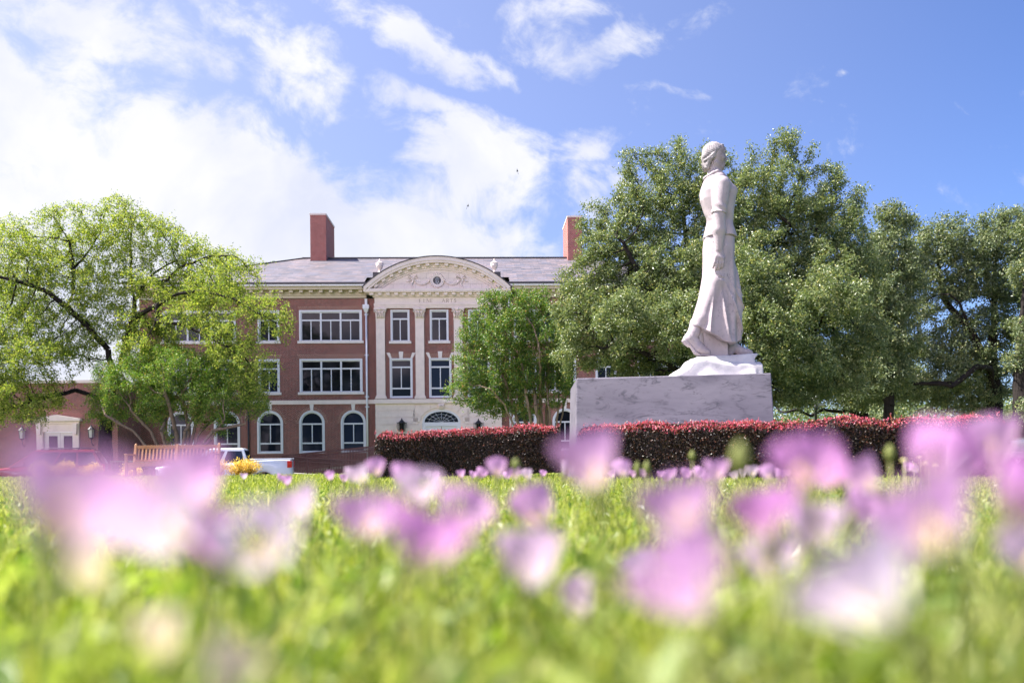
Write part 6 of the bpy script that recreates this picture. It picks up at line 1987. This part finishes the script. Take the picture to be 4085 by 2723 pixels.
def flower_proto(openness, mt, seed):
    r_ = empty('primrose_flower', (0, 0, 0), 0)
    for k in range(4):
        V, Q = petal_mesh(k * math.pi / 2 + .2, openness, mt, seed + k)
        np_mesh('petal', V, Q, mt, r_)
    m = MB()
    for k in range(8):
        a = k * math.pi / 4
        m.tube([(0, 0, .05), (.18 * math.cos(a), .18 * math.sin(a), .38)], .014, 4); m.ball((.19 * math.cos(a), .19 * math.sin(a), .42), .05, 6, 4, (1, 1, 1.3))
    m.build('stamens', POLLEN, r_)
    m = MB(); m.lathe([(.05, -.75), (.09, -.45), (.13, -.2), (.12, -.02), (.16, .08)], (0, 0, 0), 8); m.build('calyx', STEM, r_)
    return r_
PROTO = {}
def proto(op, k):
    key = (op, k)
    if key not in PROTO: PROTO[key] = flower_proto(op, PET[k], int(op * 10) + 7 * k)
    return PROTO[key]
USED = set()
FG = 'pink evening primroses in the lawn'
def flower(vx, vy, w, k, op, label, diam=.050, tilt=None, rz=None):
    """vx, vy, w on the 2352 px wide photograph: centre and width of the blossom"""
    q = 4085 / 2352
    w *= 1.22 if w > 110 else 1.1
    Y = diam * F_PX / (w * q)
    p = at(vx * q, vy * q, Y)
    g = random.Random(int(vx * 7 + vy))
    pr = proto(op, k)
    if (op, k) in USED: o = copy_tree(pr)
    else: o = pr; USED.add((op, k))
    s = diam / 2 / (op * 1.02 + .03)
    o.scale = (s, s, s)
    hz = (1.42 - .55 * op) * .5 * s
    o.location = (p.x, Y, p.z - hz)
    tl = tilt or (g.uniform(-.15, .75), g.uniform(-.45, .45))
    o.rotation_euler = (tl[0], tl[1], g.uniform(0, 6) if rz is None else rz)
    tag(o, label, 'flower', FG)
    # stalk with a few narrow leaves down to the turf: part of the same plant
    gz = float(terrain(p.x, Y))
    bpy.context.view_layer.update()
    n = 6; L = (o.location.z - gz) / s
    m = MB(); bx, by = g.uniform(-.6, .6), g.uniform(-.4, .9)
    pts = [Vector((bx * (t / n) ** 1.6, by * (t / n) ** 1.6, -.6 - (L - .6) * t / n)) for t in range(n + 1)]
    R3 = o.rotation_euler.to_matrix().inverted()
    pts = [R3 @ v for v in pts]; pts[0] = Vector((0, 0, -.6))
    m.tube(pts, [.05] + [.045] * (n - 1) + [.05], 5)
    for t in range(1, n):
        a = g.uniform(0, 6.28)
        c = pts[t]; d = R3 @ Vector((math.cos(a) * .55, math.sin(a) * .55, .35)); sd = d.cross(Vector((0, 0, 1))).normalized() * .11
        m.add([c, c + d * .5 + sd, c + d * 1.1, c + d * .5 - sd], [(0, 1, 2, 3)])
    m.build('stem', STEM, o)
    return o

FL = [(138, 1158, 292, 0, .75, 'biggest soft pink primrose, at the far left in front of the dark red car', .052),
      (235, 1300, 95, 4, .5, 'small peach coloured bud hanging under the biggest pink primrose at the left', .022),
      (428, 1185, 200, 1, .75, 'large pale primrose under the bench, second from the left edge', .05),
      (462, 1102, 130, 0, .6, 'mauve primrose rising just below the bench front, behind the large pale one', .045),
      (505, 1235, 150, 2, .75, 'mauve primrose between the large pale and the bright white blossoms at the left', .048),
      (612, 1238, 185, 3, .85, 'bright white-pink open primrose left of centre, right of the mauve one', .05),
      (706, 1156, 88, 1, .6, 'small pale pink primrose alone on the grass under the yellow shrubs', .045),
      (842, 1190, 135, 0, .75, 'mauve primrose at the left of the central cluster', .05),
      (945, 1235, 175, 2, .75, 'lowest and largest blossom of the central cluster, pink with pale base', .05),
      (1048, 1170, 118, 0, .75, 'mauve primrose at the right of the central cluster', .05),
      (965, 1118, 100, 1, .75, 'pale lilac primrose at the top of the central cluster', .05),
      (922, 1094, 58, 0, .6, 'little mauve primrose above the central cluster, below the left hedge', .045),
      (864, 1075, 44, 0, .6, 'small mauve primrose at the foot of the left hedge\'s left end', .045),
      (838, 1089, 46, 1, .6, 'small pale primrose in front of the ramp, left of the hedge foot', .045),
      (808, 1092, 38, 1, .6, 'smallest pale primrose in front of the ramp railing', .045),
      (1215, 1290, 130, 1, .6, 'tall pale lilac primrose low in the centre of the lawn', .048),
      (1250, 1163, 104, 0, .6, 'cup shaped pink and white primrose in the centre, above the tall pale lilac one', .048),
      (1141, 1076, 48, 0, .6, 'small mauve primrose below the middle of the left hedge', .045),
      (1370, 1062, 132, 0, .6, 'large upright mauve primrose in front of the plinth corner', .048),
      (1433, 1076, 42, 0, .6, 'small bright mauve primrose right behind the large upright one', .045),
      (1296, 1077, 36, 1, .6, 'small pale primrose left of the large upright mauve one', .045),
      (1568, 1168, 172, 0, .75, 'mauve primrose with yellow heart below the middle of the right hedge', .05),
      (1486, 1296, 76, 3, .6, 'small bright white blossom at the left of the lower right cluster', .034),
      (1625, 1312, 230, 0, .75, 'very large mauve primrose at the bottom of the lower right cluster', .052),
      (1782, 1288, 125, 1, .75, 'pink primrose at the right of the lower right cluster', .048),
      (1768, 1178, 145, 2, .75, 'deep pink primrose left of a peach based pair under the hedge junction', .05),
      (1865, 1212, 112, 1, .6, 'pink primrose with peach base, right of the deep pink one', .046),
      (1860, 1068, 145, 2, .75, 'large deep mauve primrose standing before the hedge junction', .05),
      (1925, 1078, 100, 2, .75, 'mauve primrose touching the right side of the large deep mauve one', .048),
      (1962, 1158, 82, 0, .6, 'muted mauve primrose in the shade right of the peach based blossom', .046),
      (2012, 1086, 90, 0, .6, 'mauve primrose with yellow base left of the big right-hand mass', .046),
      (2050, 1335, 262, 3, .75, 'largest near white and pink primrose at the lower right', .052),
      (2140, 1050, 165, 2, .75, 'dark mauve primrose in front of the right hedge, left of the highest blossom', .05),
      (2172, 1180, 235, 0, .75, 'huge soft mauve primrose in the big right-hand mass', .052),
      (2288, 1006, 106, 0, .6, 'highest mauve primrose near the right edge, over the hedge end', .048),
      (2308, 1120, 190, 2, .75, 'big deep pink primrose at the right edge under the highest blossom', .05),
      (2345, 1265, 150, 1, .75, 'pale pink primrose cut by the right edge, lowest on that side', .05),
      (2176, 1058, 60, 1, .6, 'light lilac primrose between the dark mauve and the highest blossom', .046),
      (1645, 1081, 56, 0, .6, 'mauve primrose with curled petals below the right hedge, left of the green bud', .046),
      (1766, 1085, 36, 0, .6, 'small striped mauve primrose right of the green bud', .045),
      (1727, 1083, 28, 1, .6, 'tiny pale mauve primrose directly right of the green bud', .045),
      (380, 1462, 105, 4, .5, 'faded peach yellow bud low in the grass at the lower left', .022),
      (482, 1548, 125, 4, .5, 'faded peach bud at the very bottom left of the grass', .024),
      (1340, 1372, 85, 1, .5, 'faint pink blossom low in the grass right of the tall pale lilac one', .034)]
for f in FL: flower(*f[:6], diam=f[6])
gs = random.Random(4)
for vx, vy, w in ((660, 1103, 24), (1098, 1085, 26), (1188, 1087, 30), (1213, 1089, 26), (1478, 1086, 21), (1546, 1086, 24), (1572, 1087, 26), (1602, 1084, 26), (1085, 1090, 18), (1245, 1087, 16), (1515, 1089, 16), (1690, 1091, 20), (1455, 1088, 18), (1345, 1090, 20), (2080, 1072, 22), (2108, 1074, 20), (1995, 1079, 18), (1005, 1092, 22), (1060, 1088, 20), (1165, 1092, 18), (1385, 1092, 24), (1410, 1088, 18), (1530, 1093, 26), (1620, 1094, 24), (1705, 1088, 22), (1785, 1090, 26), (1810, 1086, 20), (1900, 1086, 24), (760, 1092, 22), (790, 1098, 20), (640, 1096, 18), (560, 1094, 16), (985, 1088, 18)):
    flower(vx, vy, w, gs.choice((0, 0, 1)), .6, 'tiny blurred pale mauve primrose low at the far edge of the lawn', .044)

def bud(vx, vy, w, hgt, label):
    q = 4085 / 2352; Y = .018 * F_PX / (w * q)
    p = at(vx * q, vy * q, Y); gz = float(terrain(p.x, Y))
    m = MB(); r_ = .009; L = r_ * 2 * hgt / w
    m.lathe([(.0015, -L * .5), (r_ * .7, -L * .35), (r_, -L * .05), (r_ * .8, L * .22), (r_ * .35, L * .42), (.0008, L * .5)], (0, 0, 0), 10)
    m.tube([(0, 0, -L * .48), (.006, .004, -L * .5 - (p.z - gz) * .5), (.015, .01, gz - p.z)], .0025, 5)
    o = m.build('primrose_bud', STEM, None, p)
    tag(o, label, 'bud', 'green primrose buds')
bud(1700, 1052, 46, 80, 'large blurred green bud in front of the right hedge')
bud(1590, 1046, 16, 24, 'small round green bud in front of the dark hedge, left of the large bud')
bud(1464, 1076, 16, 34, 'left one of two pale green buds standing side by side below the hedge')
bud(1486, 1074, 17, 34, 'right one of two pale green buds standing side by side below the hedge')
bud(2044, 1040, 24, 40, 'green bud beside the mauve primrose with yellow base')
bud(1185, 1066, 20, 28, 'faint green bud near the foot of the left hedge\'s right end')

def clover(vx, vy, w, label):
    q = 4085 / 2352; Y = .02 * F_PX / (w * q)
    p = at(vx * q, vy * q, Y); gz = float(terrain(p.x, Y)); g = random.Random(int(vx))
    m = MB()
    for k in range(18):
        v = Vector((g.gauss(0, 1), g.gauss(0, 1), abs(g.gauss(0, 1)))).normalized() * .008
        m.ball(tuple(v), .0032, 5, 4)
    m.tube([(0, 0, 0), (.01, .005, gz - p.z)], .0018, 4)
    tag(m.build('clover_head', PET[3], None, p), label, 'clover', 'white clover heads at the right')
for vx, vy, w in ((2076, 1060, 16), (2098, 1068, 10), (2128, 1064, 14), (2148, 1068, 12), (2112, 1052, 10)):
    clover(vx, vy, w, 'tiny white clover head in the grass before the right hedge')
